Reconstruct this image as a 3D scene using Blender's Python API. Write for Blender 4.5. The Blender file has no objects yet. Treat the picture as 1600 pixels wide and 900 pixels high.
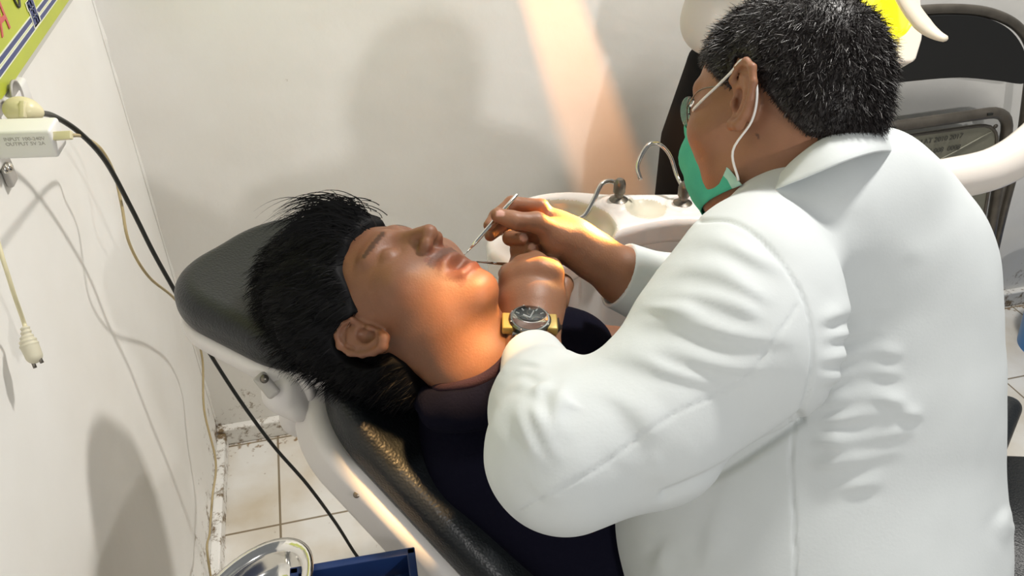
import bpy, math, random
import numpy as np
from mathutils import Vector, Matrix

SC = bpy.context.scene
COL = SC.collection
rng = np.random.default_rng(7)
random.seed(7)

# ------------------------------------------------------------------ camera
FPX = 1256.0
PITCH, YAW = math.radians(35), math.radians(14.6)
CAM = np.array([0.0, 0.0, 1.6])
FW = np.array([math.sin(YAW) * math.cos(PITCH), math.cos(YAW) * math.cos(PITCH), -math.sin(PITCH)])
RT = np.array([math.cos(YAW), -math.sin(YAW), 0.0])
UPV = np.cross(RT, FW)
AX = np.stack([RT, UPV, -FW])            # rows: camera-aligned building axes in world
cd = bpy.data.cameras.new('camera'); cam = bpy.data.objects.new('camera', cd); COL.objects.link(cam)
cam.matrix_world = Matrix.Translation(Vector(CAM)) @ Matrix(np.array([RT, UPV, -FW]).T.tolist()).to_4x4()
cd.sensor_fit = 'HORIZONTAL'; cd.sensor_width = 36; cd.lens = 36 * FPX / 1600; cd.clip_start = 0.02
SC.camera = cam

def L(px, py, d):            # a measured point (bearing and distance) in the camera-aligned metric frame
    return np.array([(px - 800) / FPX * d, -(py - 450) / FPX * d, -d])
def W(p):                    # that frame -> world
    return np.asarray(p) @ AX + CAM
def P(px, py, d): return W(L(px, py, d))
def ray(px, py):
    return L(px, py, 1.0) @ AX
def on_plane(px, py, ax, v):
    r = ray(px, py); return CAM + r * ((v - CAM[ax]) / r[ax])
GUP = np.array([0.0, math.cos(PITCH), math.sin(PITCH)])   # world up in the building frame
def unit(v): v = np.asarray(v, float); return v / np.linalg.norm(v)

# ------------------------------------------------------------------ world, lights, exposure
w = bpy.data.worlds.new('world'); SC.world = w; w.use_nodes = True
w.node_tree.nodes['Background'].inputs[0].default_value = (0.93, 0.97, 1.0, 1)
w.node_tree.nodes['Background'].inputs[1].default_value = 0.19
SC.view_settings.view_transform = 'Standard'; SC.view_settings.look = 'None'
SC.view_settings.exposure = 0.07; SC.view_settings.gamma = 1.0; SC.view_settings.use_curve_mapping = False

def area(name, loc, target, sx, sy, power, col):
    l = bpy.data.lights.new(name, 'AREA'); l.shape = 'RECTANGLE'; l.size = sx; l.size_y = sy
    l.energy = power; l.color = col
    o = bpy.data.objects.new(name, l); COL.objects.link(o); o.location = loc
    o.rotation_euler = (Vector(target) - Vector(loc)).to_track_quat('-Z', 'Y').to_euler()
    return o
area('ceiling_lamp', (1.15, 1.15, 2.75), (0.6, 1.0, 0), 0.16, 0.16, 42, (1.0, 0.965, 0.91))
area('lamp_behind_camera', (1.0, -1.1, 1.92), (0.5, 1.2, 0.8), 0.09, 0.09, 15, (1.0, 0.97, 0.93))

def spot(name, loc, target, power, col, ang, blend, r):
    l = bpy.data.lights.new(name, 'SPOT'); l.energy = power; l.color = col; l.spot_size = math.radians(ang)
    l.spot_blend = blend; l.shadow_soft_size = r
    o = bpy.data.objects.new(name, l); COL.objects.link(o); o.location = loc
    o.rotation_euler = (Vector(target) - Vector(loc)).to_track_quat('-Z', 'Y').to_euler()
    return o
LAMP = P(1322, -30, 1.235)
spot('dental_beam', LAMP, P(712, 526, 1.0), 650, (1.0, 0.50, 0.10), 12, 0.45, 0.012)
spot('added_chin_spot', P(1000, -300, .70), P(742, 494, .95), 24, (1.0, 0.45, 0.12), 7, 0.7, 0.02)  # added spot without a fixture: warms the chin and neck
spot('added_cushion_spot', P(1035, -420, .58), P(655, 706, .985), 260, (1.0, 0.60, 0.24), 7.5, 0.6, 0.06)  # added spot above the frame, no fixture: golden patch on the back cushion
STRIP_SPOT = P(1090, -125, 1.12)
spot('added_wall_strip_spot', STRIP_SPOT, on_plane(915, 150, 1, 1.71), 18, (1.0, 0.38, 0.10), 70, 0.5, 0.0015)  # added source apart from the lamp head: orange strip on the back wall

# ------------------------------------------------------------------ materials
def mat(name, col, rough=0.5, metal=0.0, var=0.0, vscale=8.0, col2=None, bump=0.0, bscale=60.0, spec=0.5,
        sss=0.0, emit=None, estr=0.0, coat=0.0, attr=False, bkind='noise', detail=4.0):
    m = bpy.data.materials.new(name); m.use_nodes = True
    nt = m.node_tree; N = nt.nodes; K = nt.links; b = N['Principled BSDF']
    b.inputs['Base Color'].default_value = (*col, 1); b.inputs['Roughness'].default_value = rough
    b.inputs['Metallic'].default_value = metal; b.inputs['Specular IOR Level'].default_value = spec
    if coat: b.inputs['Coat Weight'].default_value = coat
    tc = N.new('ShaderNodeTexCoord')
    src = None
    if attr:
        a = N.new('ShaderNodeAttribute'); a.attribute_name = 'Col'; src = a.outputs['Color']
    if var > 0 or col2:
        n = N.new('ShaderNodeTexNoise'); n.inputs['Scale'].default_value = vscale; n.inputs['Detail'].default_value = detail
        K.new(tc.outputs['Object'], n.inputs['Vector'])
        r = N.new('ShaderNodeValToRGB'); r.color_ramp.elements[0].position = 0.35; r.color_ramp.elements[1].position = 0.68
        c2 = col2 or tuple(c * (1 - var) for c in col)
        r.color_ramp.elements[0].color = (*c2, 1); r.color_ramp.elements[1].color = (*col, 1)
        K.new(n.outputs['Fac'], r.inputs['Fac'])
        if src is None: src = r.outputs['Color']
        else:
            for e, v in zip(r.color_ramp.elements, (1 - var, 1.0)): e.color = (v, v, v, 1)
            mx = N.new('ShaderNodeMix'); mx.data_type = 'RGBA'; mx.blend_type = 'MULTIPLY'; mx.inputs[0].default_value = 1
            K.new(src, mx.inputs[6]); K.new(r.outputs['Color'], mx.inputs[7]); src = mx.outputs[2]
    if src is not None: K.new(src, b.inputs['Base Color'])
    if bump:
        if bkind == 'voronoi':
            t = N.new('ShaderNodeTexVoronoi'); t.feature = 'SMOOTH_F1'; out = t.outputs['Distance']
        else:
            t = N.new('ShaderNodeTexNoise'); t.inputs['Detail'].default_value = 5; out = t.outputs['Fac']
        t.inputs['Scale'].default_value = bscale
        K.new(tc.outputs['Object'], t.inputs['Vector'])
        bp = N.new('ShaderNodeBump'); bp.inputs['Strength'].default_value = 1.0; bp.inputs['Distance'].default_value = bump
        K.new(out, bp.inputs['Height']); K.new(bp.outputs['Normal'], b.inputs['Normal'])
    if sss:
        b.inputs['Subsurface Weight'].default_value = sss; b.inputs['Subsurface Radius'].default_value = (1.0, 0.25, 0.08)
        b.inputs['Subsurface Scale'].default_value = 0.012
    if emit:
        b.inputs['Emission Color'].default_value = (*emit, 1); b.inputs['Emission Strength'].default_value = estr
    return m

def plaster(name, stain_axis):
    m = bpy.data.materials.new(name); m.use_nodes = True
    nt = m.node_tree; N = nt.nodes; K = nt.links; b = N['Principled BSDF']
    b.inputs['Roughness'].default_value = 0.62; b.inputs['Specular IOR Level'].default_value = 0.3
    geo = N.new('ShaderNodeNewGeometry'); sep = N.new('ShaderNodeSeparateXYZ'); K.new(geo.outputs['Position'], sep.inputs[0])
    n1 = N.new('ShaderNodeTexNoise'); n1.inputs['Scale'].default_value = 2.6; n1.inputs['Detail'].default_value = 6
    n2 = N.new('ShaderNodeTexNoise'); n2.inputs['Scale'].default_value = 26; n2.inputs['Detail'].default_value = 7; n2.inputs['Roughness'].default_value = 0.75
    n3 = N.new('ShaderNodeTexNoise'); n3.inputs['Scale'].default_value = 7; n3.inputs['Detail'].default_value = 5
    for n in (n1, n2, n3): K.new(geo.outputs['Position'], n.inputs['Vector'])
    r1 = N.new('ShaderNodeValToRGB'); r1.color_ramp.elements[0].position = 0.3; r1.color_ramp.elements[1].position = 0.7
    r1.color_ramp.elements[0].color = (0.78, 0.76, 0.71, 1); r1.color_ramp.elements[1].color = (0.87, 0.86, 0.83, 1)
    K.new(n1.outputs['Fac'], r1.inputs['Fac'])
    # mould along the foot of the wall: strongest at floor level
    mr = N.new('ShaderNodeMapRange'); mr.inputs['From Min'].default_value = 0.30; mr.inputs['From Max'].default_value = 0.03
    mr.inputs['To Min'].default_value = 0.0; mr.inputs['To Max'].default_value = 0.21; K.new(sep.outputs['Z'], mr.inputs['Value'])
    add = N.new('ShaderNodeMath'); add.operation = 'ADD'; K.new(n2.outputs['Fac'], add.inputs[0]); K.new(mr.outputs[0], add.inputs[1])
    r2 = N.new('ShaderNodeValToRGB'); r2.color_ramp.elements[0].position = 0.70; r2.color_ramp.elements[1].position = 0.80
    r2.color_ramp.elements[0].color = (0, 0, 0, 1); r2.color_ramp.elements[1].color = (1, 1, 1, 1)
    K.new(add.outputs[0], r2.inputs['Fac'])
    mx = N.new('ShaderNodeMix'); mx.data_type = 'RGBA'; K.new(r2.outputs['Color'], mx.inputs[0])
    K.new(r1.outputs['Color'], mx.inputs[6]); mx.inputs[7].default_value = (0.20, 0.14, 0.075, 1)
    K.new(mx.outputs[2], b.inputs['Base Color'])
    bp = N.new('ShaderNodeBump'); bp.inputs['Distance'].default_value = 0.006; bp.inputs['Strength'].default_value = 0.55
    K.new(n3.outputs['Fac'], bp.inputs['Height']); K.new(bp.outputs['Normal'], b.inputs['Normal'])
    return m

M = {}
M['wall'] = plaster('painted_plaster', 2)
M['coat'] = mat('white_cotton', (0.63, 0.665, 0.67), 0.75, bump=0.00012, bscale=300, var=0.03, vscale=20, spec=0.25)
M['seam'] = mat('coat_thread', (0.55, 0.57, 0.58), 0.8)
M['skin'] = mat('brown_skin', (0.36, 0.19, 0.11), 0.48, attr=True, var=0.12, vscale=35, bump=0.00025, bscale=380, sss=0.16, spec=0.4)
M['hair'] = mat('black_hair', (0.004, 0.004, 0.005), 0.6, spec=0.12)
M['hair_grey'] = mat('grey_flecked_hair', (0.018, 0.014, 0.014), 0.45, attr=True)
M['mask'] = mat('green_mask_fabric', (0.07, 0.47, 0.34), 0.85, bump=0.0005, bscale=500, var=0.12, vscale=30, spec=0.15)
M['mask_edge'] = mat('pale_mask_edge', (0.42, 0.66, 0.58), 0.85, bump=0.0004, bscale=600, spec=0.15)
M['elastic'] = mat('white_elastic', (0.78, 0.76, 0.74), 0.8)
M['vinyl'] = mat('black_grained_vinyl', (0.009, 0.011, 0.013), 0.42, bump=0.0006, bscale=330, bkind='voronoi', spec=0.45)
M['shell'] = mat('white_gloss_shell', (0.74, 0.71, 0.69), 0.5, spec=0.3, var=0.03, vscale=9)
M['ceramic'] = mat('white_gloss_basin', (0.80, 0.755, 0.73), 0.22, coat=0.4, var=0.03)
M['bowl'] = mat('stained_basin_bowl', (0.66, 0.62, 0.50), 0.2, coat=0.4, var=0.15, vscale=14)
M['chrome'] = mat('chrome', (0.62, 0.60, 0.56), 0.14, metal=1.0)
M['steel'] = mat('polished_steel', (0.80, 0.78, 0.74), 0.12, metal=1.0)
M['dull_steel'] = mat('tarnished_metal', (0.22, 0.20, 0.17), 0.35, metal=0.8, var=0.3)
M['navy'] = mat('navy_shirt_cloth', (0.0045, 0.0045, 0.011), 0.9, bump=0.0006, bscale=300, spec=0.06)
M['purple'] = mat('dark_purple_shirt_cloth', (0.030, 0.015, 0.022), 0.9, bump=0.0008, bscale=500, spec=0.15)
M['black_cloth'] = mat('black_cloth', (0.008, 0.008, 0.009), 0.9, spec=0.1)
M['white_cloth'] = mat('pale_cloth', (0.62, 0.60, 0.58), 0.85, spec=0.15)
M['black_plastic'] = mat('black_rubber', (0.012, 0.014, 0.013), 0.35)
M['olive'] = mat('yellowed_cable_sheath', (0.42, 0.33, 0.17), 0.5)
M['olive_dark'] = mat('olive_cable_sheath', (0.20, 0.17, 0.08), 0.5)  # added unseen box behind the slot plates
M['cream'] = mat('cream_plastic', (0.74, 0.68, 0.44), 0.35, var=0.1, vscale=30)  # added rod tying that box to the support arm
M['white_plastic'] = mat('white_plastic', (0.80, 0.79, 0.77), 0.3)
M['grey_plastic'] = mat('grey_plastic', (0.42, 0.40, 0.37), 0.4)
M['blue'] = mat('dark_blue_tray', (0.012, 0.035, 0.13), 0.38, var=0.25, vscale=20)
M['bright_blue'] = mat('bright_blue_plastic', (0.02, 0.20, 0.55), 0.35)
M['green'] = mat('yellow_green_print', (0.50, 0.56, 0.05), 0.4, var=0.12, vscale=9)
M['print_blue'] = mat('blue_print', (0.045, 0.06, 0.20), 0.4)
M['print_white'] = mat('white_print', (0.80, 0.82, 0.66), 0.4)
M['print_red'] = mat('red_print', (0.60, 0.10, 0.10), 0.4)
M['print_dark'] = mat('dark_print', (0.06, 0.06, 0.05), 0.6)
M['board_edge'] = mat('pale_board_edge', (0.55, 0.54, 0.50), 0.5)
M['pan'] = mat('olive_grey_painted_metal', (0.25, 0.245, 0.19), 0.42, var=0.22, vscale=16, metal=0.2)
M['tube'] = mat('brown_grey_tube', (0.13, 0.115, 0.095), 0.4, metal=0.4, var=0.3, vscale=30)
M['beige'] = mat('beige_plastic', (0.70, 0.62, 0.50), 0.32)
M['lens'] = mat('glowing_reflector', (0.9, 0.8, 0.1), 0.3, emit=(1.0, 0.86, 0.0), estr=1.6)
M['gold'] = mat('yellow_gold_resin', (0.44, 0.31, 0.08), 0.38, metal=0.3)
M['gunmetal'] = mat('gunmetal', (0.16, 0.17, 0.17), 0.22, metal=1.0)
M['dial'] = mat('watch_dial', (0.035, 0.055, 0.06), 0.25)
M['dial_mark'] = mat('watch_dial_mark', (0.8, 0.85, 0.85), 0.3)
M['brown_strap'] = mat('dark_resin_strap', (0.035, 0.022, 0.015), 0.45)
M['arm'] = mat('cream_painted_tube', (0.78, 0.72, 0.66), 0.28, coat=0.3)
g = bpy.data.materials.new('clear_glass'); g.use_nodes = True
gb = g.node_tree.nodes['Principled BSDF']; gb.inputs['Transmission Weight'].default_value = 1; gb.inputs['Roughness'].default_value = 0.02
gb.inputs['IOR'].default_value = 1.3; M['glass'] = g

def tile_mat():
    m = bpy.data.materials.new('white_floor_tiles'); m.use_nodes = True
    nt = m.node_tree; N = nt.nodes; K = nt.links; b = N['Principled BSDF']
    geo = N.new('ShaderNodeNewGeometry'); mp = N.new('ShaderNodeMapping'); K.new(geo.outputs['Position'], mp.inputs['Vector'])
    mp.inputs['Location'].default_value = (-TX0, -TY0, 0)
    br = N.new('ShaderNodeTexBrick'); br.offset = 0; br.squash = 1
    br.inputs['Scale'].default_value = 1; br.inputs['Brick Width'].default_value = 0.30; br.inputs['Row Height'].default_value = 0.30
    br.inputs['Mortar Size'].default_value = 0.003; br.inputs['Mortar Smooth'].default_value = 0.2
    br.inputs['Color1'].default_value = (0.80, 0.78, 0.74, 1); br.inputs['Color2'].default_value = (0.78, 0.765, 0.72, 1)
    br.inputs['Mortar'].default_value = (0.27, 0.22, 0.15, 1)
    K.new(mp.outputs[0], br.inputs['Vector'])
    n = N.new('ShaderNodeTexNoise'); n.inputs['Scale'].default_value = 5; n.inputs['Detail'].default_value = 6; K.new(geo.outputs['Position'], n.inputs['Vector'])
    r = N.new('ShaderNodeValToRGB'); r.color_ramp.elements[0].position = 0.3; r.color_ramp.elements[1].position = 0.62
    r.color_ramp.elements[0].color = (0.78, 0.70, 0.58, 1); r.color_ramp.elements[1].color = (1, 1, 1, 1); K.new(n.outputs['Fac'], r.inputs['Fac'])
    mx = N.new('ShaderNodeMix'); mx.data_type = 'RGBA'; mx.blend_type = 'MULTIPLY'; mx.inputs[0].default_value = 1
    K.new(br.outputs['Color'], mx.inputs[6]); K.new(r.outputs['Color'], mx.inputs[7])
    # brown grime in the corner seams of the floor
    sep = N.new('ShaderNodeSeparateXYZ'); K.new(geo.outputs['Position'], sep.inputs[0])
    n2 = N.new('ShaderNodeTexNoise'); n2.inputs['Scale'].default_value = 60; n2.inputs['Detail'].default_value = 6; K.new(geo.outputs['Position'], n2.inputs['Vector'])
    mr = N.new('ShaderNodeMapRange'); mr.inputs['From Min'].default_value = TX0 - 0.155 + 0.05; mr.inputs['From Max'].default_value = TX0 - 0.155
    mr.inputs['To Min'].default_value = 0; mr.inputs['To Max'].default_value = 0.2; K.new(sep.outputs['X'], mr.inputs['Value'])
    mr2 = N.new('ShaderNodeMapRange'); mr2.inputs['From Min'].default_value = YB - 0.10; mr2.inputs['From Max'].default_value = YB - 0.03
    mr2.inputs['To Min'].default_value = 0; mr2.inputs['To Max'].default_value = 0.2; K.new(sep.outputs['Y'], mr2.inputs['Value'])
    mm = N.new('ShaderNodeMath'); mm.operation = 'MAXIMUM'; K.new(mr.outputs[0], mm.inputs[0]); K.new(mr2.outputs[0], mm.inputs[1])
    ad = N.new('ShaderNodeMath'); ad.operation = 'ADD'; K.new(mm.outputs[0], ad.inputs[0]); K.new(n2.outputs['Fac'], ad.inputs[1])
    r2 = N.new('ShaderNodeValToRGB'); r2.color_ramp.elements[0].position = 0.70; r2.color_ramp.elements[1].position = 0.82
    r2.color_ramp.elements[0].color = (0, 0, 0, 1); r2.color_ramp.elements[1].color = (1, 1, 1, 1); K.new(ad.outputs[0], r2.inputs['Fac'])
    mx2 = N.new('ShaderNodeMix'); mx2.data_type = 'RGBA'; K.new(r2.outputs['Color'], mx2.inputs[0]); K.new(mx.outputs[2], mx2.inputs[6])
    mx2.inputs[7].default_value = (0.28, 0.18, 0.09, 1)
    K.new(mx2.outputs[2], b.inputs['Base Color']); b.inputs['Roughness'].default_value = 0.3
    return m

# ------------------------------------------------------------------ object helpers
def thing(name, label, cat, loc=(0, 0, 0), group=None):
    o = bpy.data.objects.new(name, None); COL.objects.link(o); o.location = Vector(loc)
    o.empty_display_size = 0.05
    o['label'] = label; o['category'] = cat
    if group: o['group'] = group
    return o
def root_loc(o):
    v = np.zeros(3)
    while o is not None:
        v = v + np.array(o.location); o = o.parent
    return v
def mesh(name, V, F, m, parent=None, smooth=True, label=None, cat=None, group=None, kind=None, colors=None, mats=None, midx=None):
    V = np.asarray(V, dtype=np.float64)
    if parent is not None: V = V - root_loc(parent); off = None
    else:
        off = np.array([(V[:, 0].min() + V[:, 0].max()) / 2, (V[:, 1].min() + V[:, 1].max()) / 2, V[:, 2].min()]); V = V - off
    me = bpy.data.meshes.new(name)
    if isinstance(F, np.ndarray):
        n, k = F.shape
        me.vertices.add(len(V)); me.vertices.foreach_set('co', V.astype(np.float32).ravel())
        me.loops.add(n * k); me.loops.foreach_set('vertex_index', F.astype(np.int32).ravel())
        me.polygons.add(n); me.polygons.foreach_set('loop_start', np.arange(0, n * k, k, dtype=np.int32))
        me.update(calc_edges=True)
    else:
        me.from_pydata(V.tolist(), [], [list(map(int, f)) for f in F])
    me.validate()
    for mm in (mats or [m]): me.materials.append(mm)
    if midx is not None: me.polygons.foreach_set('material_index', np.asarray(midx, dtype=np.int32))
    if smooth: me.polygons.foreach_set('use_smooth', np.ones(len(me.polygons), dtype=bool))
    if colors is not None:
        a = me.color_attributes.new('Col', 'FLOAT_COLOR', 'POINT')
        c = np.ones((len(V), 4), dtype=np.float32); c[:, :3] = colors; a.data.foreach_set('color', c.ravel())
    o = bpy.data.objects.new(name, me); COL.objects.link(o)
    if parent is not None: o.parent = parent
    else: o.location = Vector(off)
    if label: o['label'] = label
    if cat: o['category'] = cat
    if group: o['group'] = group
    if kind: o['kind'] = kind
    return o
def join(*parts):
    V = []; F = []; n = 0
    for v, f in parts:
        v = np.asarray(v, float); V.append(v); F += [[int(i) + n for i in q] for q in f]; n += len(v)
    return np.concatenate(V), F
def smooth_line(pts, n=8):
    pts = np.asarray(pts, float); out = []
    Q = np.vstack([2 * pts[0] - pts[1], pts, 2 * pts[-1] - pts[-2]])
    for i in range(1, len(Q) - 2):
        p0, p1, p2, p3 = Q[i - 1], Q[i], Q[i + 1], Q[i + 2]
        for t in np.linspace(0, 1, n, endpoint=False):
            out.append(0.5 * (2 * p1 + (p2 - p0) * t + (2 * p0 - 5 * p1 + 4 * p2 - p3) * t * t + (3 * p1 - p0 - 3 * p2 + p3) * t ** 3))
    out.append(pts[-1]); return np.array(out)
def tube(pts, r, seg=10, sq=1.0, cap=True):
    pts = np.asarray(pts, float); n = len(pts); r = np.broadcast_to(np.asarray(r, float), (n,))
    T = np.gradient(pts, axis=0); T /= np.linalg.norm(T, axis=1)[:, None]
    up = np.array([0, 0, 1.0]) if abs(T[0][2]) < 0.9 else np.array([1.0, 0, 0])
    a = unit(np.cross(T[0], up)); V = []; F = []
    for i in range(n):
        a = a - T[i] * (a @ T[i]); a = unit(a); b = np.cross(T[i], a)
        for k in range(seg):
            th = 2 * math.pi * k / seg
            V.append(pts[i] + r[i] * (math.cos(th) * a + sq * math.sin(th) * b))
    for i in range(n - 1):
        for k in range(seg):
            k2 = (k + 1) % seg
            F.append([i * seg + k, i * seg + k2, (i + 1) * seg + k2, (i + 1) * seg + k])
    if cap: F.append(list(range(seg))[::-1]); F.append([(n - 1) * seg + k for k in range(seg)])
    return np.array(V), F
def box(c, half, ax=np.eye(3), bevel=0.0):
    c = np.asarray(c, float); h = np.asarray(half, float); ax = np.asarray(ax, float)
    if bevel <= 0:
        V = [[sx, sy, sz] for sx in (-1, 1) for sy in (-1, 1) for sz in (-1, 1)]
        V = np.array(V) * h @ ax + c
        F = [[0, 1, 3, 2], [4, 6, 7, 5], [0, 4, 5, 1], [2, 3, 7, 6], [0, 2, 6, 4], [1, 5, 7, 3]]
        return V, F
    # rounded box as a superellipsoid-like grid
    import bmesh
    bm = bmesh.new(); bmesh.ops.create_cube(bm, size=2)
    for v in bm.verts: v.co = Vector((v.co.x * h[0], v.co.y * h[1], v.co.z * h[2]))
    bmesh.ops.bevel(bm, geom=bm.edges[:], offset=bevel, segments=3, profile=0.5, affect='EDGES', clamp_overlap=True)
    V = np.array([v.co[:] for v in bm.verts]) @ ax + c
    bm.verts.index_update()
    F = [[v.index for v in f.verts] for f in bm.faces]; bm.free()
    return V, F
def prism(poly, thick_vec):
    poly = np.asarray(poly, float); n = len(poly); V = np.vstack([poly, poly + np.asarray(thick_vec)])
    F = [list(range(n)), list(range(2 * n - 1, n - 1, -1))] + [[i, i + n, (i + 1) % n + n, (i + 1) % n] for i in range(n)]
    return V, F
def lathe(c, axis, prof, seg=32, xdir=None, sx=1.0):
    c = np.asarray(c, float); axis = unit(axis)
    x = unit(np.cross(axis, [0.3, 0.5, 0.8])) if xdir is None else unit(np.asarray(xdir) - axis * (np.asarray(xdir) @ axis))
    y = np.cross(axis, x); V = []; F = []
    for (r, h) in prof:
        for k in range(seg):
            t = 2 * math.pi * k / seg; V.append(c + axis * h + r * (sx * math.cos(t) * x + math.sin(t) * y))
    for i in range(len(prof) - 1):
        for k in range(seg):
            k2 = (k + 1) % seg; F.append([i * seg + k, i * seg + k2, (i + 1) * seg + k2, (i + 1) * seg + k])
    F.append(list(range(seg))[::-1]); F.append([(len(prof) - 1) * seg + k for k in range(seg)])
    return np.array(V), F
def auto_sharp(o, deg=35):
    import bmesh
    bm = bmesh.new(); bm.from_mesh(o.data)
    for e in bm.edges:
        if len(e.link_faces) == 2 and e.calc_face_angle(0) > math.radians(deg): e.smooth = False
    bmesh.ops.recalc_face_normals(bm, faces=bm.faces)
    bm.to_mesh(o.data); bm.free(); return o

# ------------------------------------------------------------------ implicit modelling: fields + surface nets
def smin(a, b, k):
    if k <= 0: return np.minimum(a, b)
    h = np.maximum(k - np.abs(a - b), 0) / k
    return np.minimum(a, b) - h * h * k * 0.25
def smax(a, b, k): return -smin(-a, -b, k)
def cap_(p, a, b, ra, rb):
    a = np.asarray(a, float); b = np.asarray(b, float); ba = b - a; t = np.clip(((p - a) @ ba) / (ba @ ba), 0, 1)
    return np.linalg.norm(p - a - t[:, None] * ba, axis=1) - (ra + (rb - ra) * t)
def chain(p, pts, rs, k=0.004):
    d = None
    for i in range(len(pts) - 1):
        e = cap_(p, pts[i], pts[i + 1], rs[i], rs[i + 1]); d = e if d is None else smin(d, e, k)
    return d
def ell(p, c, r, A=None):
    q = p - np.asarray(c, float)
    if A is not None: q = q @ np.asarray(A).T
    r = np.asarray(r, float); k0 = np.linalg.norm(q / r, axis=1); k1 = np.linalg.norm(q / (r * r), axis=1) + 1e-9
    return k0 * (k0 - 1) / k1
def slab(p, c, A, ha, hb, hn, rc, rr, dish=0.0):
    q = (p - np.asarray(c)) @ np.asarray(A).T
    x = np.abs(q[:, 0]) - (ha - rc); y = np.abs(q[:, 1]) - (hb - rc)
    d2 = np.minimum(np.maximum(x, y), 0) + np.sqrt(np.maximum(x, 0) ** 2 + np.maximum(y, 0) ** 2) - rc
    n = q[:, 2] - dish * (q[:, 1] / hb) ** 2
    wx = d2 + rr; wy = np.abs(n) - hn + rr
    return np.minimum(np.maximum(wx, wy), 0) + np.sqrt(np.maximum(wx, 0) ** 2 + np.maximum(wy, 0) ** 2) - rr
def near(p, c, R, fn, margin=0.03):
    """evaluate fn only close to the ball (c, R)"""
    dc = np.linalg.norm(p - np.asarray(c), axis=1) - R
    out = dc.copy() + margin * 0.0
    m = dc < margin
    if m.any(): out[m] = fn(p[m])
    return out
def grow(sdf, lo, hi, h, slack=1.9, B=8):
    lo = np.asarray(lo, float); hi = np.asarray(hi, float)
    nb = np.ceil((hi - lo) / (h * B)).astype(int); n = nb * B
    bi = np.stack(np.meshgrid(*[np.arange(k) for k in nb], indexing='ij'), -1).reshape(-1, 3)
    cen = lo + (bi * B + (B - 1) / 2) * h
    cv = np.concatenate([sdf(c) for c in np.array_split(cen, max(1, len(cen) // 200000))])
    D = np.empty(n, dtype=np.float32)
    act = np.abs(cv) < B * h * 0.87 * slack
    sgn = np.where(cv > 0, 1.0, -1.0)
    D.reshape(nb[0], B, nb[1], B, nb[2], B)[...] = sgn.reshape(nb)[:, None, :, None, :, None]
    o = np.stack(np.meshgrid(*[np.arange(B)] * 3, indexing='ij'), -1).reshape(-1, 3)
    ai = bi[act]
    for ch in np.array_split(np.arange(len(ai)), max(1, len(ai) // 400)):
        if len(ch) == 0: continue
        idx = (ai[ch][:, None, :] * B + o[None]).reshape(-1, 3)
        v = sdf(lo + idx * h); D[idx[:, 0], idx[:, 1], idx[:, 2]] = v
    S = D < 0
    X, Y, Z = n
    any_ = np.zeros((X - 1, Y - 1, Z - 1), bool); all_ = np.ones((X - 1, Y - 1, Z - 1), bool)
    for a in (0, 1):
        for b in (0, 1):
            for c in (0, 1):
                s = S[a:X - 1 + a, b:Y - 1 + b, c:Z - 1 + c]; any_ |= s; all_ &= s
    cells = np.argwhere(any_ & ~all_)
    corners = np.array([[a, b, c] for a in (0, 1) for b in (0, 1) for c in (0, 1)])
    vals = np.stack([D[cells[:, 0] + k[0], cells[:, 1] + k[1], cells[:, 2] + k[2]] for k in corners], 1)
    acc = np.zeros((len(cells), 3)); cnt = np.zeros(len(cells))
    for i in range(8):
        for j in range(i + 1, 8):
            if np.abs(corners[i] - corners[j]).sum() != 1: continue
            va, vb = vals[:, i], vals[:, j]; m = (va < 0) != (vb < 0)
            t = np.where(m, va / np.where(m, va - vb, 1), 0)
            q = corners[i] + t[:, None] * (corners[j] - corners[i]); acc[m] += q[m]; cnt[m] += 1
    V = lo + (cells + acc / cnt[:, None]) * h
    idx = -np.ones((X - 1, Y - 1, Z - 1), dtype=np.int32); idx[cells[:, 0], cells[:, 1], cells[:, 2]] = np.arange(len(cells))
    F = []
    for ax in range(3):
        sl0 = [slice(None)] * 3; sl1 = [slice(None)] * 3; sl0[ax] = slice(0, -1); sl1[ax] = slice(1, None)
        e = np.argwhere(S[tuple(sl0)] != S[tuple(sl1)])
        b, c = (ax + 1) % 3, (ax + 2) % 3
        e = e[(e[:, b] > 0) & (e[:, c] > 0) & (e[:, b] < n[b] - 1) & (e[:, c] < n[c] - 1)]
        q = []
        for db, dc in ((-1, -1), (0, -1), (0, 0), (-1, 0)):
            k = e.copy(); k[:, b] += db; k[:, c] += dc; q.append(idx[k[:, 0], k[:, 1], k[:, 2]])
        q = np.stack(q, 1); neg = S[e[:, 0], e[:, 1], e[:, 2]]
        q[~neg] = q[~neg][:, ::-1]; F.append(q)
    F = np.concatenate(F); F = F[(F >= 0).all(1)]
    # pull the vertices on to the surface
    for _ in range(1):
        d = np.concatenate([sdf(c) for c in np.array_split(V, max(1, len(V) // 200000))]); G = np.zeros_like(V); e = h * 0.5
        for a in range(3):
            q = V.copy(); q[:, a] += e; G[:, a] = (np.concatenate([sdf(c) for c in np.array_split(q, max(1, len(V) // 200000))]) - d) / e
        gl = np.linalg.norm(G, axis=1) + 1e-9; V = V - G / gl[:, None] * np.clip(d / np.maximum(gl, .5), -h * .8, h * .8)[:, None]
    return V, F
def vnormals(V, F):
    a = V[F[:, 2]] - V[F[:, 0]]; b = V[F[:, 3]] - V[F[:, 1]]; n = np.cross(a, b); N = np.zeros_like(V)
    for k in range(4): np.add.at(N, F[:, k], n)
    return N / (np.linalg.norm(N, axis=1)[:, None] + 1e-12)
def project_px(V):           # building-frame vertices -> bearing in photograph units (used to lay folds along measured lines)
    d = -V[:, 2]; return np.stack([800 + FPX * V[:, 0] / d, 450 - FPX * V[:, 1] / d], 1)
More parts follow.
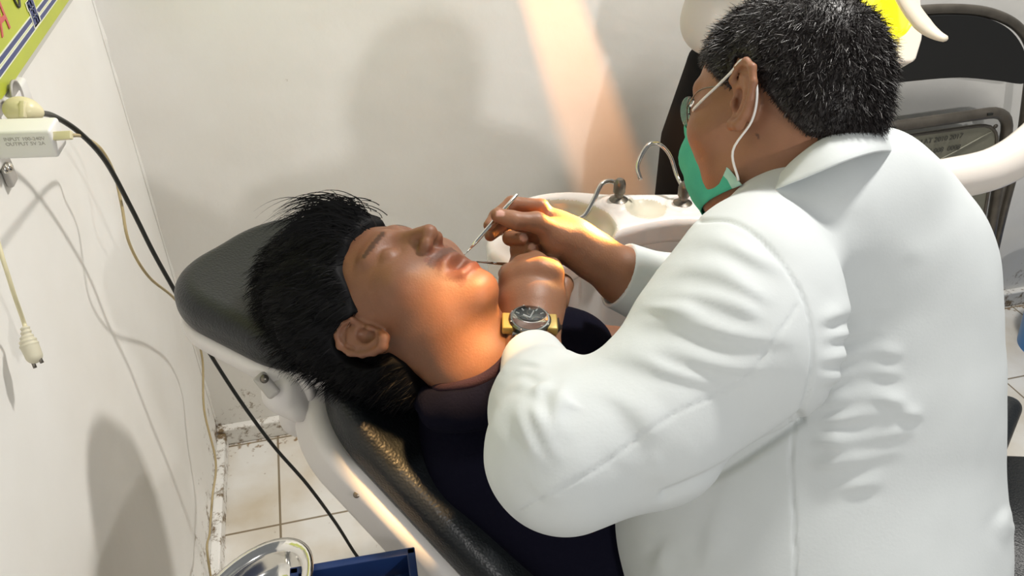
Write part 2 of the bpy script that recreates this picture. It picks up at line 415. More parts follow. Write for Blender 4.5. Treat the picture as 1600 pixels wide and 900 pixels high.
def noise3(p, s, seed=0):
    """cheap smooth pseudo-noise"""
    r = np.random.default_rng(seed); out = 0
    for i in range(6):
        k = r.normal(size=3); k = k / np.linalg.norm(k) * s * (0.6 + 0.25 * i); out = out + np.sin(p @ k + r.uniform(0, 6.28)) / (1 + 0.25 * i)
    return out / 4

# ================================================================== STRUCTURE
cr = on_plane(345, 688, 2, 0.0); XL, YB = cr[0], cr[1]
t0 = on_plane(437, 780, 2, 0.0); t1 = on_plane(450, 817, 2, 0.0); TX0, TY0 = t0[0], t1[1]
def structure(name, V, F, m, **k):
    o = mesh(name, V, F, m, smooth=False, **k); o['kind'] = 'structure'; return o
V, F = box((XL + 2.0, YB - 1.6, -0.05), (2.1, 1.7, 0.05)); structure('floor', V, F, tile_mat())
V, F = box((XL + 2.0, YB + 0.05, 1.4), (2.1, 0.05, 1.4)); structure('wall_back', V, F, M['wall'])
V, F = box((XL - 0.05, YB - 1.6, 1.4), (0.05, 1.7, 1.4)); structure('wall_left', V, F, M['wall'])
sk = mat('grimy_skirting', (0.72, 0.70, 0.64), 0.5, col2=(0.45, 0.37, 0.26), vscale=30)
def bevel_box(c, h, b): return box(c, h, np.eye(3), b)
V, F = bevel_box((XL + 2.0, YB - 0.012, 0.028), (2.0, 0.0125, 0.028), 0.004); structure('baseboard_back', V, F, M['wall'])
V, F = bevel_box((XL + 0.011, YB - 1.5, 0.024), (0.0115, 1.475, 0.024), 0.004); structure('baseboard_left', V, F, M['wall'])
# ragged plaster edge in the corner of the two walls
pts = []; rs = []
for i in range(60):
    z = 0.05 + i * 0.042; pts.append([XL + 0.0015, YB - 0.0015, z]); rs.append(0.0022 + 0.0045 * abs(math.sin(i * 1.7) * math.sin(i * 0.45)) ** 2)
V, F = tube(pts, rs, 6); structure('trim_1', V, F, M['wall'])

# ================================================================== FIELDS OF THE TWO HEADS
def ear_pts():
    H = [(.012, .004), (.017, .018), (.010, .030), (-.004, .034), (-.016, .027), (-.021, .012), (-.019, -.004), (-.013, -.018), (-.004, -.028), (.006, -.027), (.011, -.019)]
    A = [(.004, .020), (-.008, .016), (-.0115, .004), (-.009, -.008), (-.001, -.015)]
    return H, A
def head_local(p, mouth=0.0):
    """p in head frame, metres: x to the person's left, y forward, z up"""
    q = p.copy(); q[:, 0] = np.abs(q[:, 0])
    d = ell(p, (0, -.012, .030), (.0745, .0965, .086))
    d = smin(d, ell(p, (0, .030, -.025), (.060, .062, .082)), .03)
    d = smin(d, ell(p, (0, .022, -.072), (.052, .052, .036)), .025)
    d = smin(d, ell(p, (0, .062, -.098 - mouth * .4), (.020, .020, .016)), .03)
    d = smin(d, ell(q, (.046, .052, -.022), (.018, .022, .018)), .03)
    d = smin(d, cap_(q, (.010, .083, .026), (.044, .068, .027), .008, .006), .014)
    d = smax(d, -ell(q, (.030, .100, .006), (.017, .018, .013)), .014)
    d = smin(d, ell(q, (.031, .0735, .004), (.0145, .0125, .0125)), .003)
    d = smin(d, cap_(p, (0, .083, .018), (0, .107, -.024), .0055, .0105), .010)
    d = smin(d, ell(q, (.0115, .096, -.029), (.008, .011, .0075)), .006)
    d = smin(d, chain(q, [(0, .0865, -.055), (.013, .084, -.056), (.024, .076, -.060)], [.0048, .0045, .003], .003), .005)
    d = smin(d, chain(q, [(0, .084, -.070 - mouth), (.013, .0815, -.069 - mouth), (.024, .075, -.063 - mouth * .4)], [.0060, .0052, .003], .003), .005)
    d = smax(d, -ell(p, (0, .094, -.0625 - mouth * .5), (.026 - mouth * .4, .016, .0022 + mouth * .55)), .003)
    # ear
    flare = math.radians(26)
    ec = np.array([.0735, -.010, -.004])
    ex = np.array([math.cos(flare), math.sin(flare), 0.0]); ey = np.array([-math.sin(flare), math.cos(flare), 0.0])
    tl = math.radians(10); ez = np.array([0, 0, 1.0])
    ey2 = ey * math.cos(tl) + ez * math.sin(tl); ez2 = -ey * math.sin(tl) + ez * math.cos(tl)
    e = (q - ec) @ np.stack([ex, ey2, ez2]).T
    Hh, Aa = ear_pts()
    x0 = .012
    dd = chain(e, [(x0 * .6 if i in (0, 10) else x0, a, b) for i, (a, b) in enumerate(Hh)], [.0028, .0035, .0038, .004, .004, .0038, .0036, .0040, .0058, .0062, .004], .003)
    plate = ell(e, (.0080, -.003, .003), (.0040, .017, .030))
    lo_ = ell(e, (.002, .002, -.002), (.012, .013, .022))
    plate = smin(plate, lo_, .006)
    plate = smax(plate, -ell(e, (.0125, .0035, -.003), (.010, .0095, .0125)), .003)
    dd = smin(dd, plate, .003)
    dd = smin(dd, chain(e, [(.0105, a, b) for a, b in Aa], [.0022, .0032, .0034, .003, .0025], .003), .003)
    dd = smin(dd, ell(e, (.0105, .0125, -.006), (.0035, .0035, .006)), .003)
    return smin(d, dd, .004)
class Head:
    def __init__(s, C, f, u, sc, mouth=0.0):
        s.C = np.asarray(C, float); s.f = unit(f); u = np.asarray(u, float); s.u = unit(u - s.f * (u @ s.f)); s.l = np.cross(s.u, s.f) * 1.0
        # x = person's left
        s.A = np.stack([s.l, s.f, s.u]); s.sc = sc; s.mouth = mouth
    def loc(s, p): return ((p - s.C) @ s.A.T) / s.sc
    def out(s, q): return (np.asarray(q, float) * s.sc) @ s.A + s.C
    def sdf(s, p): return near(p, s.C, .155 * s.sc, lambda q: head_local(s.loc(q), s.mouth) * s.sc)

def finger(p, J, r0=.0088, k=.003):
    rs = [r0, r0 * .93, r0 * .88, r0 * .74]
    return chain(p, J, rs[:len(J)] if len(J) == 4 else np.linspace(r0, r0 * .75, len(J)), k)
def skin_colors(V, base, heads=(), nails=(), warm=()):
    n = noise3(V, 60, 3)[:, None] * 0.05
    C = np.array(base)[None] * (1 + n)
    for H in heads:
        q = H.loc(V)
        lip = (np.abs(q[:, 0]) < .026) & (q[:, 1] > .07) & (np.abs(q[:, 2] + .063) < .016 + H.mouth)
        C[lip] = C[lip] * np.array([.80, .62, .60])
        d = np.minimum(np.abs(q[:, 0] - .031), np.abs(q[:, 0] + .031))
        brow = (d < .019) & (q[:, 1] > .06) & (np.abs(q[:, 2] - .028) < .0035)
        C[brow] = C[brow] * .35
        mous = (np.abs(q[:, 0]) < .028) & (q[:, 1] > .07) & (np.abs(q[:, 2] + .046) < .005)
        C[mous] = C[mous] * .6
    for c, r in nails:
        m = np.linalg.norm(V - c, axis=1) < r
        C[m] = np.array([.62, .36, .29])
    return np.clip(C, 0, 1)

# ================================================================== THE DENTIST
DH = Head(L(1214, 172, .875), (-.69, .0, -.72), (.02, .99, -.04), 1.01)
def N_(x, y, d): return L(x, y, d)
# right (far) hand, holding the probe
RH = dict(
    fore=[N_(1075, 470, 1.07), N_(975, 432, 1.05), N_(925, 398, 1.035), N_(893, 375, 1.03)], fr=[.036, .0335, .0275, .0245],
    index=[N_(852, 338, 1.035), N_(845, 324, 1.03), N_(800, 318, 1.03), N_(775, 338, 1.02), N_(764, 352, 1.01)],
    thumb=[N_(875, 368, 1.015), N_(838, 347, 1.0), N_(805, 345, .99), N_(778, 336, .99)],
    middle=[N_(850, 350, 1.045), N_(810, 344, 1.05), N_(788, 350, 1.04), N_(766, 368, 1.03)],
    ring=[N_(850, 365, 1.05), N_(805, 362, 1.055), N_(797, 372, 1.03), N_(816, 373, 1.01)],
    little=[N_(855, 380, 1.05), N_(815, 384, 1.05), N_(808, 390, 1.03), N_(832, 388, 1.01)])
# left (near) hand, back of it to us
LH = dict(
    fore=[N_(835, 590, .90), N_(830, 545, .94), N_(829, 510, .965), N_(830, 480, .975)], fr=[.036, .031, .029, .030],
    index=[N_(862, 430, .99), N_(864, 418, 1.00), N_(846, 405, 1.03), N_(806, 409, 1.05)],
    middle=[N_(842, 425, .99), N_(840, 410, 1.0), N_(826, 408, 1.035), N_(803, 420, 1.055)],
    ring=[N_(820, 427, .99), N_(815, 413, 1.0), N_(806, 414, 1.035), N_(800, 430, 1.05)],
    little=[N_(800, 434, .99), N_(793, 424, 1.0), N_(789, 428, 1.03), N_(794, 442, 1.045)],
    thumb=[N_(872, 470, 1.0), N_(880, 445, 1.02), N_(860, 428, 1.045), N_(822, 418, 1.06)])
def hand_R(p):
    d = chain(p, RH['fore'], RH['fr'], .02)
    pa = chain(p, [N_(893, 375, 1.03), N_(868, 352, 1.035), N_(850, 336, 1.035)], [.023, .019, .0115], .01)
    pb = chain(p, [N_(893, 375, 1.03), N_(868, 374, 1.04), N_(850, 375, 1.045)], [.023, .023, .017], .01)
    pc = ell(p, N_(868, 372, 1.01), (.020, .018, .014))
    d = smin(d, smin(pa, pb, .015), .018); d = smin(d, pc, .014)
    fi = chain(p, RH['index'], [.011, .0105, .0095, .0085, .0072], .004)
    th = chain(p, RH['thumb'], [.017, .0125, .0108, .0092], .005)
    th = smin(th, ell(p, N_(797, 341, .99), (.011, .0095, .009)), .004)
    mi = chain(p, RH['middle'], [.0105, .0098, .009, .0076], .004)
    ri = chain(p, RH['ring'], [.0105, .0098, .0092, .0082], .004)
    li = chain(p, RH['little'], [.0095, .009, .0085, .0075], .004)
    g = smin(fi, mi, .0025); g = smin(g, ri, .002); g = smin(g, li, .002)
    d = smin(d, g, .007); return smin(d, th, .006)
def hand_L(p):
    d = chain(p, LH['fore'], LH['fr'], .02)
    A = np.stack([unit([1, -.02, .0]), unit([0, 1, -.35]), unit([0, .35, 1])])
    pl = ell(p, N_(831, 455, .985), (.0405, .050, .019), A)
    d = smin(d, pl, .03)
    for a, r in (((862, 425, .985), .012), ((842, 420, .982), .012), ((820, 423, .983), .0115), ((800, 432, .987), .0105)):
        d = smin(d, ell(p, N_(*a), (r, r, r)), .014)
        d = smin(d, cap_(p, N_(829 + (a[0] - 829) * .3, 485, .985), N_(*a), .006, .009), .012)
    g = chain(p, LH['index'], [.011, .0105, .0095, .008], .004)
    g = smin(g, chain(p, LH['middle'], [.011, .0105, .0095, .008], .004), .003)
    g = smin(g, chain(p, LH['ring'], [.0105, .010, .009, .0075], .004), .003)
    g = smin(g, chain(p, LH['little'], [.0095, .0088, .008, .007], .004), .003)
    t = chain(p, LH['thumb'], [.014, .0125, .011, .009], .005)
    d = smin(d, g, .006); return smin(d, t, .008)
SHL, ELB = L(1165, 455, .80), L(872, 705, .715)
SHR, ELR = L(1330, 380, 1.10), L(1180, 520, 1.12)
PEL = L(1300, 850, 1.00) - GUP * .12
def dentist_body(p):
    d = DH.sdf(p)
    nk = chain(p, [DH.out((0, -.030, -.035)), L(1262, 262, .885), L(1310, 340, .94)], [.060, .056, .055], .03)
    fr = cap_(p, DH.out((0, .018, -.075)), L(1215, 315, .90), .036, .050)
    d = smin(d, smin(nk, fr, .03), .022)
    b = smin(ell(p, L(1330, 440, .96), (.15, .12, .11)), ell(p, L(1300, 680, .99), (.15, .20, .11)), .08)
    b = smin(b, ell(p, PEL, (.15, .12, .12)), .08)
    d = smin(d, b, .05)
    d = smin(d, chain(p, [L(1300, 400, .90), SHL, ELB, LH['fore'][0]], [.06, .052, .040, .034], .03), .03)
    d = smin(d, chain(p, [L(1330, 400, 1.0), SHR, ELR, RH['fore'][0]], [.06, .052, .040, .035], .03), .03)
    d = smin(d, near(p, L(825, 470, .97), .13, hand_L), .012)
    d = smin(d, near(p, L(870, 385, 1.03), .15, hand_R), .012)
    # legs
    sx = unit(np.cross(GUP, [0, 0, 1.0]))
    for s in (-1, 1):
        hip = PEL + sx * .09 * s - GUP * .04; kn = hip - GUP * .36; an = kn - GUP * .36
        d = smin(d, chain(p, [hip, kn, an], [.075, .05, .035], .04), .05)
    return d
base_skin = (.29, .135, .075)
V, F = grow(dentist_body, (-.10, -1.02, -1.45), (.66, .56, -.60), .0026)
px = project_px(V)
nails = [(L(782, 331, .976), .0075), (L(819, 370, 1.002), .0062), (L(831, 385, 1.003), .005)]
cols = skin_colors(V, base_skin, (), nails)
q = DH.loc(V)
# moles on the neck behind the ear
for m_ in ((1184, 212, .80),):
    cols[np.linalg.norm(px - np.array(m_[:2]), axis=1) < 3.2] = (.09, .04, .03)
dentist = thing('person', 'dentist in white coat and green face mask bending over the patient, seen from behind', 'person', W(PEL - GUP * .80))
body_o = mesh('body', W(V), F, M['skin'], dentist, colors=cols)

# ---- coat
T_FOLDS = [  # polyline (photo px), amplitude m, width px
    ([(1036, 398), (1116, 388), (1188, 418), (1246, 448)], .0050, 15),
    ([(1016, 440), (1100, 430), (1172, 462), (1226, 492)], .0050, 14),
    ([(1006, 470), (1076, 466), (1156, 490), (1200, 508)], .0040, 12),
    ([(980, 512), (1060, 512), (1140, 530), (1220, 540), (1262, 542)], .0060, 15),
    ([(960, 540), (1036, 556), (1116, 578), (1188, 584), (1250, 574)], .0055, 15),
    ([(905, 584), (975, 566), (1044, 588), (1124, 606), (1225, 612)], .0055, 15),
    ([(985, 480), (1040, 490), (1110, 505)], .0040, 11),
    ([(900, 610), (960, 630), (1000, 670), (1010, 710)], .0040, 18),
    ([(826, 618), (838, 662), (858, 706), (880, 730)], .0060, 13),
    ([(800, 610), (808, 660), (830, 712), (862, 752)], .0055, 15),
    ([(890, 590), (866, 622), (866, 660), (885, 700)], .0060, 14),
    ([(872, 590), (846, 600), (822, 615)], .0040, 9),
    ([(783, 590), (815, 570), (862, 578)], .0028, 8),
    ([(780, 612), (815, 588), (868, 598)], .0030, 9),
    ([(778, 640), (800, 612), (840, 602)], .0030, 10),
    ([(1270, 512), (1330, 492), (1400, 486)], .0067, 13),
    ([(1272, 540), (1340, 522), (1390, 524)], .0060, 12),
    ([(1270, 572), (1350, 556), (1420, 560)], .0075, 13),
    ([(1268, 606), (1340, 588), (1420, 592)], .0075, 13),
    ([(1266, 642), (1350, 626), (1428, 640)], .0082, 14),
    ([(1262, 668), (1380, 652), (1450, 655)], .0082, 13),
    ([(1258, 700), (1340, 694), (1440, 676)], .0075, 14),
    ([(1258, 738), (1340, 726), (1420, 706)], .0067, 14),
    ([(1262, 780), (1330, 768), (1400, 756)], .0037, 15),
    ([(1580, 780), (1560, 820), (1572, 870)], .0052, 12),
    ([(1120, 372), (1160, 376), (1210, 404), (1246, 446)], -.0035, 14),
    ([(1190, 350), (1280, 336), (1380, 330)], .0020, 22),
    ([(1300, 420), (1380, 400), (1460, 410)], .0018, 25),
    ([(1060, 820), (1030, 860), (1010, 910)], .0035, 16),
    ([(1140, 740), (1110, 810), (1090, 900)], .0030, 18),
    ([(800, 690), (830, 760), (900, 800)], .0030, 16),
    ([(930, 690), (1000, 745), (1060, 745)], .0025, 18),
]
SEAMS = [([(1094, 346), (1142, 346), (1190, 374), (1230, 422), (1260, 478), (1270, 548), (1264, 604), (1250, 650)], .0030, 3.4),
         ([(1246, 478), (1220, 516), (1156, 596), (1044, 652), (932, 732), (812, 798)], .0016, 2.4),
         ([(1240, 660), (1236, 720), (1240, 800), (1243, 960)], .0016, 2.4),
         ([(1250, 655), (1200, 690), (1120, 740), (1040, 775)], .0060, 8)]
def dist_poly(px, pts):
    best = np.full(len(px), 1e9); sd = np.zeros(len(px)); tt = np.zeros(len(px)); tot = 0
    pts = np.asarray(pts, float); n = len(pts) - 1
    for i in range(n):
        a, b = pts[i], pts[i + 1]; ab = b - a; q = px - a; t = np.clip((q @ ab) / (ab @ ab), 0, 1)
        c = q - t[:, None] * ab; dd = np.linalg.norm(c, axis=1); s = np.sign(ab[0] * q[:, 1] - ab[1] * q[:, 0])
        m = dd < best; best[m] = dd[m]; sd[m] = (dd * s)[m]; tt[m] = ((i + t) / n)[m]
    return best, sd, tt
def drape(V, N, folds, seams, gate=None):
    px = project_px(V); D = np.zeros(len(V))
    for pts, amp, w in folds:
        if len(pts) > 2: pts = smooth_line(pts, 5)
        b, s, t = dist_poly(px, pts)
        e = np.clip(np.minimum(t, 1 - t) * 3.2, 0, 1); e = e * e * (3 - 2 * e)
        x = s / w; x = x * (1 + .25 * np.sin(t * 9 + w)); am = amp * .72 * (.75 + .45 * np.sin(t * 7 + amp * 900)); D += am * e * (-1.3 * x * np.exp(-np.abs(x) ** 1.5) + .5 * np.exp(-(x * .55) ** 2)) * (b < 5 * w)
    for pts, amp, w in seams:
        pts = smooth_line(pts, 5); b, s, t = dist_poly(px, pts); D -= amp * np.exp(-(b / w) ** 2)
    if gate is not None: D *= gate
    return V + N * D[:, None]
def coat_torso(p):
    d = ell(p, L(1302, 545, .985), (.190, .215, .150))
    d = smin(d, ell(p, L(1250, 800, 1.02), (.240, .26, .165)), .09)
    d = smin(d, ell(p, L(1325, 400, .955), (.140, .115, .115)), .07)
    d = smin(d, chain(p, [L(1180, 395, .81), L(1265, 368, .86), L(1345, 355, .92), L(1415, 405, 1.0)], [.062, .064, .076, .078], .04), .05)
    d = smin(d, chain(p, [L(1215, 345, .84), L(1290, 308, .85), L(1360, 290, .88), L(1400, 300, .95)], [.046, .052, .056, .05], .03), .03)
    d = smin(d, chain(p, [L(1345, 355, .95), L(1330, 395, 1.08)], [.07, .08], .03), .05)
    lowc = L(1275, 900, 1.03)
    d = smin(d, cap_(p, lowc, lowc - GUP * .22, .19, .20), .08)
    cut = (lowc - p) @ GUP - .20
    return smax(d, cut, .01)
def coat_arm_L(p):
    d = chain(p, [L(1173, 464, .775), L(1140, 536, .76), L(1013, 660, .735), L(882, 710, .715)], [.084, .088, .070, .063], .03)
    f = chain(p, [L(880, 708, .715), L(858, 640, .79), L(829, 550, .935)], [.064, .053, .0335], .03)
    return smin(d, f, .03)
def coat_arm_R(p):
    return chain(p, [L(1300, 400, 1.06), L(1180, 500, 1.10), L(1060, 468, 1.08), L(945, 421, 1.048)], [.08, .062, .054, .043], .03)
def cuff_hole(p):
    a = L(831, 574, .912); b = L(858, 640, .79); ax = unit(a - b)
    cutL = (p - a) @ ax
    inner = cap_(p, a - ax * .03, a + ax * .08, .0315, .0315)
    c = L(965, 431, 1.053); e = L(1060, 470, 1.08); bx = unit(c - e)
    inner2 = cap_(p, c - bx * .03, c + bx * .08, .038, .038)
    nearL = np.linalg.norm(p - a, axis=1) < .09; nearR = np.linalg.norm(p - c, axis=1) < .09
    k1 = np.where(nearL, np.maximum(cutL, -inner), -1); k2 = np.where(nearR, np.maximum((p - c) @ bx, -inner2), -1)
    return np.maximum(k1, k2)
def coat_f(p):
    d = coat_torso(p)
    d = smin(d, smin(coat_arm_L(p), 9 + 0 * d, 0), .028)
    d = smin(d, coat_arm_R(p), .04)
    return smax(d, cuff_hole(p), .003)
V, F = grow(coat_f, (-.06, -.66, -1.38), (.66, .24, -.56), .0030)
N = vnormals(V, F)
wob = noise3(V, 34, 11) * .0014 + noise3(V, 75, 5) * .0005
V = V + N * wob[:, None]
V = drape(V, N, T_FOLDS, SEAMS)
coat = mesh('lab_coat', W(V), F, M['coat'], dentist)

# ---- collar: a folded band round the neck
def strip(rows, thick, closed=False):
    """rows: list of polylines (same length) -> a sheet with thickness"""
    R = np.array(rows, float); a, b = R.shape[:2]
    V = R.reshape(-1, 3); F = []
    for i in range(a - 1):
        for j in range(b - (0 if closed else 1)):
            j2 = (j + 1) % b; F.append([i * b + j, i * b + j2, (i + 1) * b + j2, (i + 1) * b + j])
    return V, F
def solid(o, t, off=0):
    m = o.modifiers.new('thickness', 'SOLIDIFY'); m.thickness = t; m.offset = off; return o
def subdiv(o, n=2):
    m = o.modifiers.new('subdivision', 'SUBSURF'); m.levels = n; m.render_levels = n; return o
fold = smooth_line([L(*a) for a in [(1170, 306, .90), (1203, 287, .835), (1236, 248, .80), (1285, 210, .79), (1345, 186, .82), (1384, 200, .88), (1392, 228, .955), (1350, 250, 1.02), (1270, 280, 1.02), (1205, 305, .97)]], 6)
low = smooth_line([L(*a) for a in [(1150, 332, .88), (1205, 300, .795), (1258, 279, .765), (1325, 252, .757), (1378, 238, .79), (1405, 243, .87), (1412, 262, .965), (1370, 300, 1.04), (1270, 330, 1.05), (1180, 345, 1.0)]], 6)
inn = smooth_line([L(*a) for a in [(1175, 325, .90), (1215, 312, .85), (1255, 292, .82), (1300, 275, .815), (1345, 262, .84), (1372, 262, .89), (1375, 275, .95), (1340, 295, 1.0), (1270, 320, 1.0), (1210, 335, .95)]], 6)
rows = [inn, inn * .4 + fold * .6, fold, fold * .72 + low * .28 - 0 * fold, fold * .35 + low * .65, low]
lift = np.array([0, .0, .004])
rows[3] = rows[3] + lift; rows[4] = rows[4] + lift
V, F = strip([W(r) for r in rows], .003)
col_o = subdiv(solid(mesh('collar', V, F, M['coat'], coat), .0028), 1)

# ---- short hair, grey flecked
def hairline(y):
    return np.interp(y, [-.12, -.085, -.060, -.040, -.022, -.010, .006, .012, .03, .055, .10], [-.060, -.052, -.046, -.022, .006, .036, .040, .008, .022, .048, .062])
def hair_cap(p):
    q = DH.loc(p)
    d = ell(q, (0, -.013, .031), (.0800, .1035, .0925))
    d = smin(d, ell(q, (0, -.060, -.020), (.060, .042, .048)), .03)
    d = np.minimum(d, 9)
    g = (hairline(q[:, 1]) - q[:, 2])
    return smax(d, g, .008) * DH.sc
def hc(p): return near(p, DH.C, .16, hair_cap)
V, F = grow(hc, DH.C - .16, DH.C + .16, .003)
def strands(roots, dirs, length, wid, seg, curl, face, rg, jitter=.2):
    """flat tapering ribbons; returns V, F(quads), t"""
    n = len(roots); P_ = np.zeros((n, seg + 1, 3)); P_[:, 0] = roots; dcur = dirs.copy()
    for i in range(seg):
        P_[:, i + 1] = P_[:, i] + dcur * (length / seg)[:, None]
        dcur = dcur + curl * (1.0 / seg) + rg.normal(size=(n, 3)) * jitter / seg; dcur /= np.linalg.norm(dcur, axis=1)[:, None]
    side = np.cross(dirs, face); side /= np.linalg.norm(side, axis=1)[:, None] + 1e-9
    wv = wid[:, None] * (1 - np.linspace(0, .85, seg + 1)[None] ** 1.5)
    A = P_ - side[:, None] * wv[..., None]; B = P_ + side[:, None] * wv[..., None]
    V = np.stack([A, B], 2).reshape(-1, 3)
    base = (np.arange(n) * (seg + 1) * 2)[:, None] + (np.arange(seg) * 2)[None]
    F = np.stack([base, base + 1, base + 3, base + 2], -1).reshape(-1, 4)
    return V, F
N = vnormals(V, F)
cent = V[F].mean(1); fn = np.cross(V[F[:, 2]] - V[F[:, 0]], V[F[:, 3]] - V[F[:, 1]]); ar = np.linalg.norm(fn, axis=1); fn = fn / (ar[:, None] + 1e-12)
outw = ((cent - DH.C) * fn).sum(1) > 0
prob = ar * outw; prob /= prob.sum()
n = 26000
k = rng.choice(len(F), n, p=prob)
w4 = rng.dirichlet(np.ones(4), n); roots = (V[F[k]] * w4[..., None]).sum(1); nn = fn[k]
comb = DH.u * -.75 + DH.f * .25
dirs = nn * .62 + comb[None] * (.75) + rng.normal(size=(n, 3)) * .22; dirs /= np.linalg.norm(dirs, axis=1)[:, None]
ql = DH.loc(roots)
ln = rng.uniform(.007, .015, n) * np.clip(.35 + (ql[:, 2] - hairline(ql[:, 1])) / .05, .35, 1.15)
Vs, Fs = strands(roots - nn * .001, dirs, ln, np.full(n, .00042), 3, -nn * .35, nn + rng.normal(size=(n, 3)) * .6, rng)
grey = rng.random(n) < np.clip(.07 + (ql[:, 1] + .02) * 1.6 + .05 * (ql[:, 2] < 0), .03, .24)
sc_ = np.where(grey[:, None], rng.uniform(.08, .30, (n, 1)) * np.array([[1, .93, .9]]), rng.uniform(.004, .016, (n, 1)) * np.array([[1.3, .95, .9]]))
capc = np.tile([[.014, .010, .010]], (len(V), 1))
allV = np.vstack([V, Vs]); allF = np.vstack([F, Fs + len(V)]); allC = np.vstack([capc, np.repeat(sc_, 8, axis=0)])
mesh('hair', W(allV), allF, M['hair_grey'], dentist, colors=allC, label='short black hair flecked with grey')

# ---- face mask with ear loops
def mk_mask():
    H = DH; rows = []
    nu, nv = 25, 22
    for j in range(nv):
        v = j / (nv - 1); z = .020 - v * .130
        row = []
        for i in range(nu):
            s = (i / (nu - 1)) * 2 - 1
            halfw = .042 + .026 * v
            edge = abs(s)
            x = s * halfw * (1 - .13 * math.sin(v * math.pi) * edge)
            bul = .103 + .014 * math.sin(min(1, v * 1.25) * math.pi * .8) - (.010 if v < .1 else 0) - .06 * max(0, v - .65)
            y = bul - (.034 + .052 * v) * edge ** 1.8
            pl = .0075 * abs(math.sin(v * 9.5 + .9 * s)) * (1 - edge ** 4) - .004
            zz = z - .004 * edge * (1 - v) + .020 * edge * v
            row.append(H.out((x, y + pl, zz)))
        rows.append(row)
    return rows
rows = mk_mask()
V, F = strip([W(np.array(r)) for r in rows], .001)
fi = []
nu = 25
for i in range(21):
    for j in range(24):
        fi.append(1 if (j < 1 or j > 22 or i < 4 or i > 20) else 0)
face_mask = solid(mesh('face_mask', V, F, None, dentist, mats=[M['mask'], M['mask_edge']], midx=fi, label='green pleated surgical mask'), .0012)
# near side loop (left ear) and the far one
def loop(side):
    s = side
    top = rows[1][24 if s > 0 else 0]; bot = rows[20][24 if s > 0 else 0]
    pts = [np.array(top)] + [DH.out((s * a, b, c)) for a, b, c in [(.060, .066, -.002), (.0735, .045, .004), (.0795, .026, .012), (.083, .006, .0235), (.0895, -.010, .031), (.0930, -.0235, .018), (.0900, -.027, -.006), (.083, -.018, -.030), (.077, .006, -.056)]] + [np.array(bot)]
    return tube(W(smooth_line(pts, 6)), .0016, 6, .8)
for s in (1, -1):
    V, F = loop(s); mesh('ear_loop', V, F, M['elastic'], face_mask)
# ---- spectacles (thin metal rims in front of the eyes)
parts = []
for s in (1, -1):
    ring = [DH.out((s * .031 + .020 * math.cos(t), .090 - abs(.010 * math.cos(t)), .004 + .017 * math.sin(t))) for t in np.linspace(0, 2 * math.pi, 25)]
    parts.append(tube(W(np.array(ring)), .0008, 6))
    parts.append(tube(W(smooth_line([DH.out((s * .051, .080, .006)), DH.out((s * .074, .05, .014)), DH.out((s * .0765, .020, .014))], 5)), .0008, 6))
parts.append(tube(W(smooth_line([DH.out((-.011, .092, .006)), DH.out((0, .101, .010)), DH.out((.011, .092, .006))], 4)), .0008, 6))
V, F = join(*parts); specs = mesh('spectacles', V, F, M['dull_steel'], dentist)
for s in (1, -1):
    c = DH.out((s * .031, .088, .004)); V, F = lathe(W(c), DH.f @ AX, [(0.0001, 0), (.0195, 0), (.0195, .0012), (.0001, .0012)], 24, xdir=DH.l @ AX)
    mesh('lens', V, F, M['glass'], specs)
# ---- trousers and shoes
def trousers(p):
    d = ell(p, PEL - GUP * .02, (.17, .13, .15)); sx = unit(np.cross(GUP, [0, 0, 1.0]))
    for s in (-1, 1):
        hip = PEL + sx * .09 * s - GUP * .04; kn = hip - GUP * .36; an = kn - GUP * .34
        d = smin(d, chain(p, [hip, kn, an], [.095, .07, .06], .04), .05)
    return smax(d, (PEL - GUP * .72 - p) @ GUP, .004)
V, F = grow(trousers, PEL - np.array([.3, .75, .62]), PEL + np.array([.3, .25, .3]), .006)
mesh('trousers', W(V), F, M['black_cloth'], dentist)
sx = unit(np.cross(GUP, [0, 0, 1.0])); fwd = -sx
for s in (-1, 1):
    an = PEL + sx * .09 * s - GUP * .76
    ft = np.array([*(W(an)[:2]), 0.0])
    fl = unit(np.array([*(RT * -1 + FW * .5)[:2], 0]))
    def shoe(p, ft=ft, fl=fl):
        d = cap_(p, ft + np.array([0, 0, .04]) - fl * .03, ft + fl * .16 + np.array([0, 0, .032]), .042, .038)
        d = smin(d, cap_(p, ft + np.array([0, 0, .04]), ft + np.array([0, 0, .10]), .042, .04), .03)
        return smax(d, .002 - p[:, 2], .004)
    V, F = grow(shoe, ft - np.array([.3, .3, .02]), ft + np.array([.3, .3, .2]), .006)
    mesh('shoe', V, F, M['black_plastic'], dentist)

# ---- wristwatch (its own thing, on the left wrist)
wc = L(828, 499, .925)
wn = unit([.05, .78, .62]); wx = unit(np.array([1, .03, 0]) - wn * (np.array([1, .03, 0]) @ wn)); wy = np.cross(wn, wx)
watch = thing('wristwatch', "chunky yellow and gunmetal wristwatch on the dentist's near wrist", 'watch', W(wc))
ww = lambda v: v @ AX
V, F = lathe(W(wc), ww(wn), [(.012, -.007), (.0235, -.007), (.0245, -.003), (.0245, .001), (.0225, .0028), (.0205, .0030), (.0200, .0016), (.0001, .0016)], 40, xdir=ww(wx))
auto_sharp(mesh('bezel', V, F, M['gunmetal'], watch))
V, F = lathe(W(wc + wn * .0017), ww(wn), [(.0001, 0), (.0199, 0), (.0199, .0002), (.0001, .0002)], 40, xdir=ww(wx))
dial = mesh('dial', V, F, M['dial'], watch)
parts = []
for i in range(12):
    a = i * math.pi / 6; c = wc + wn * .0021 + (wx * math.cos(a) + wy * math.sin(a)) * .0158
    parts.append(box(W(c), (.0021, .0007, .0003), np.stack([ww(wx * math.cos(a) + wy * math.sin(a)), ww(-wx * math.sin(a) + wy * math.cos(a)), ww(wn)])))
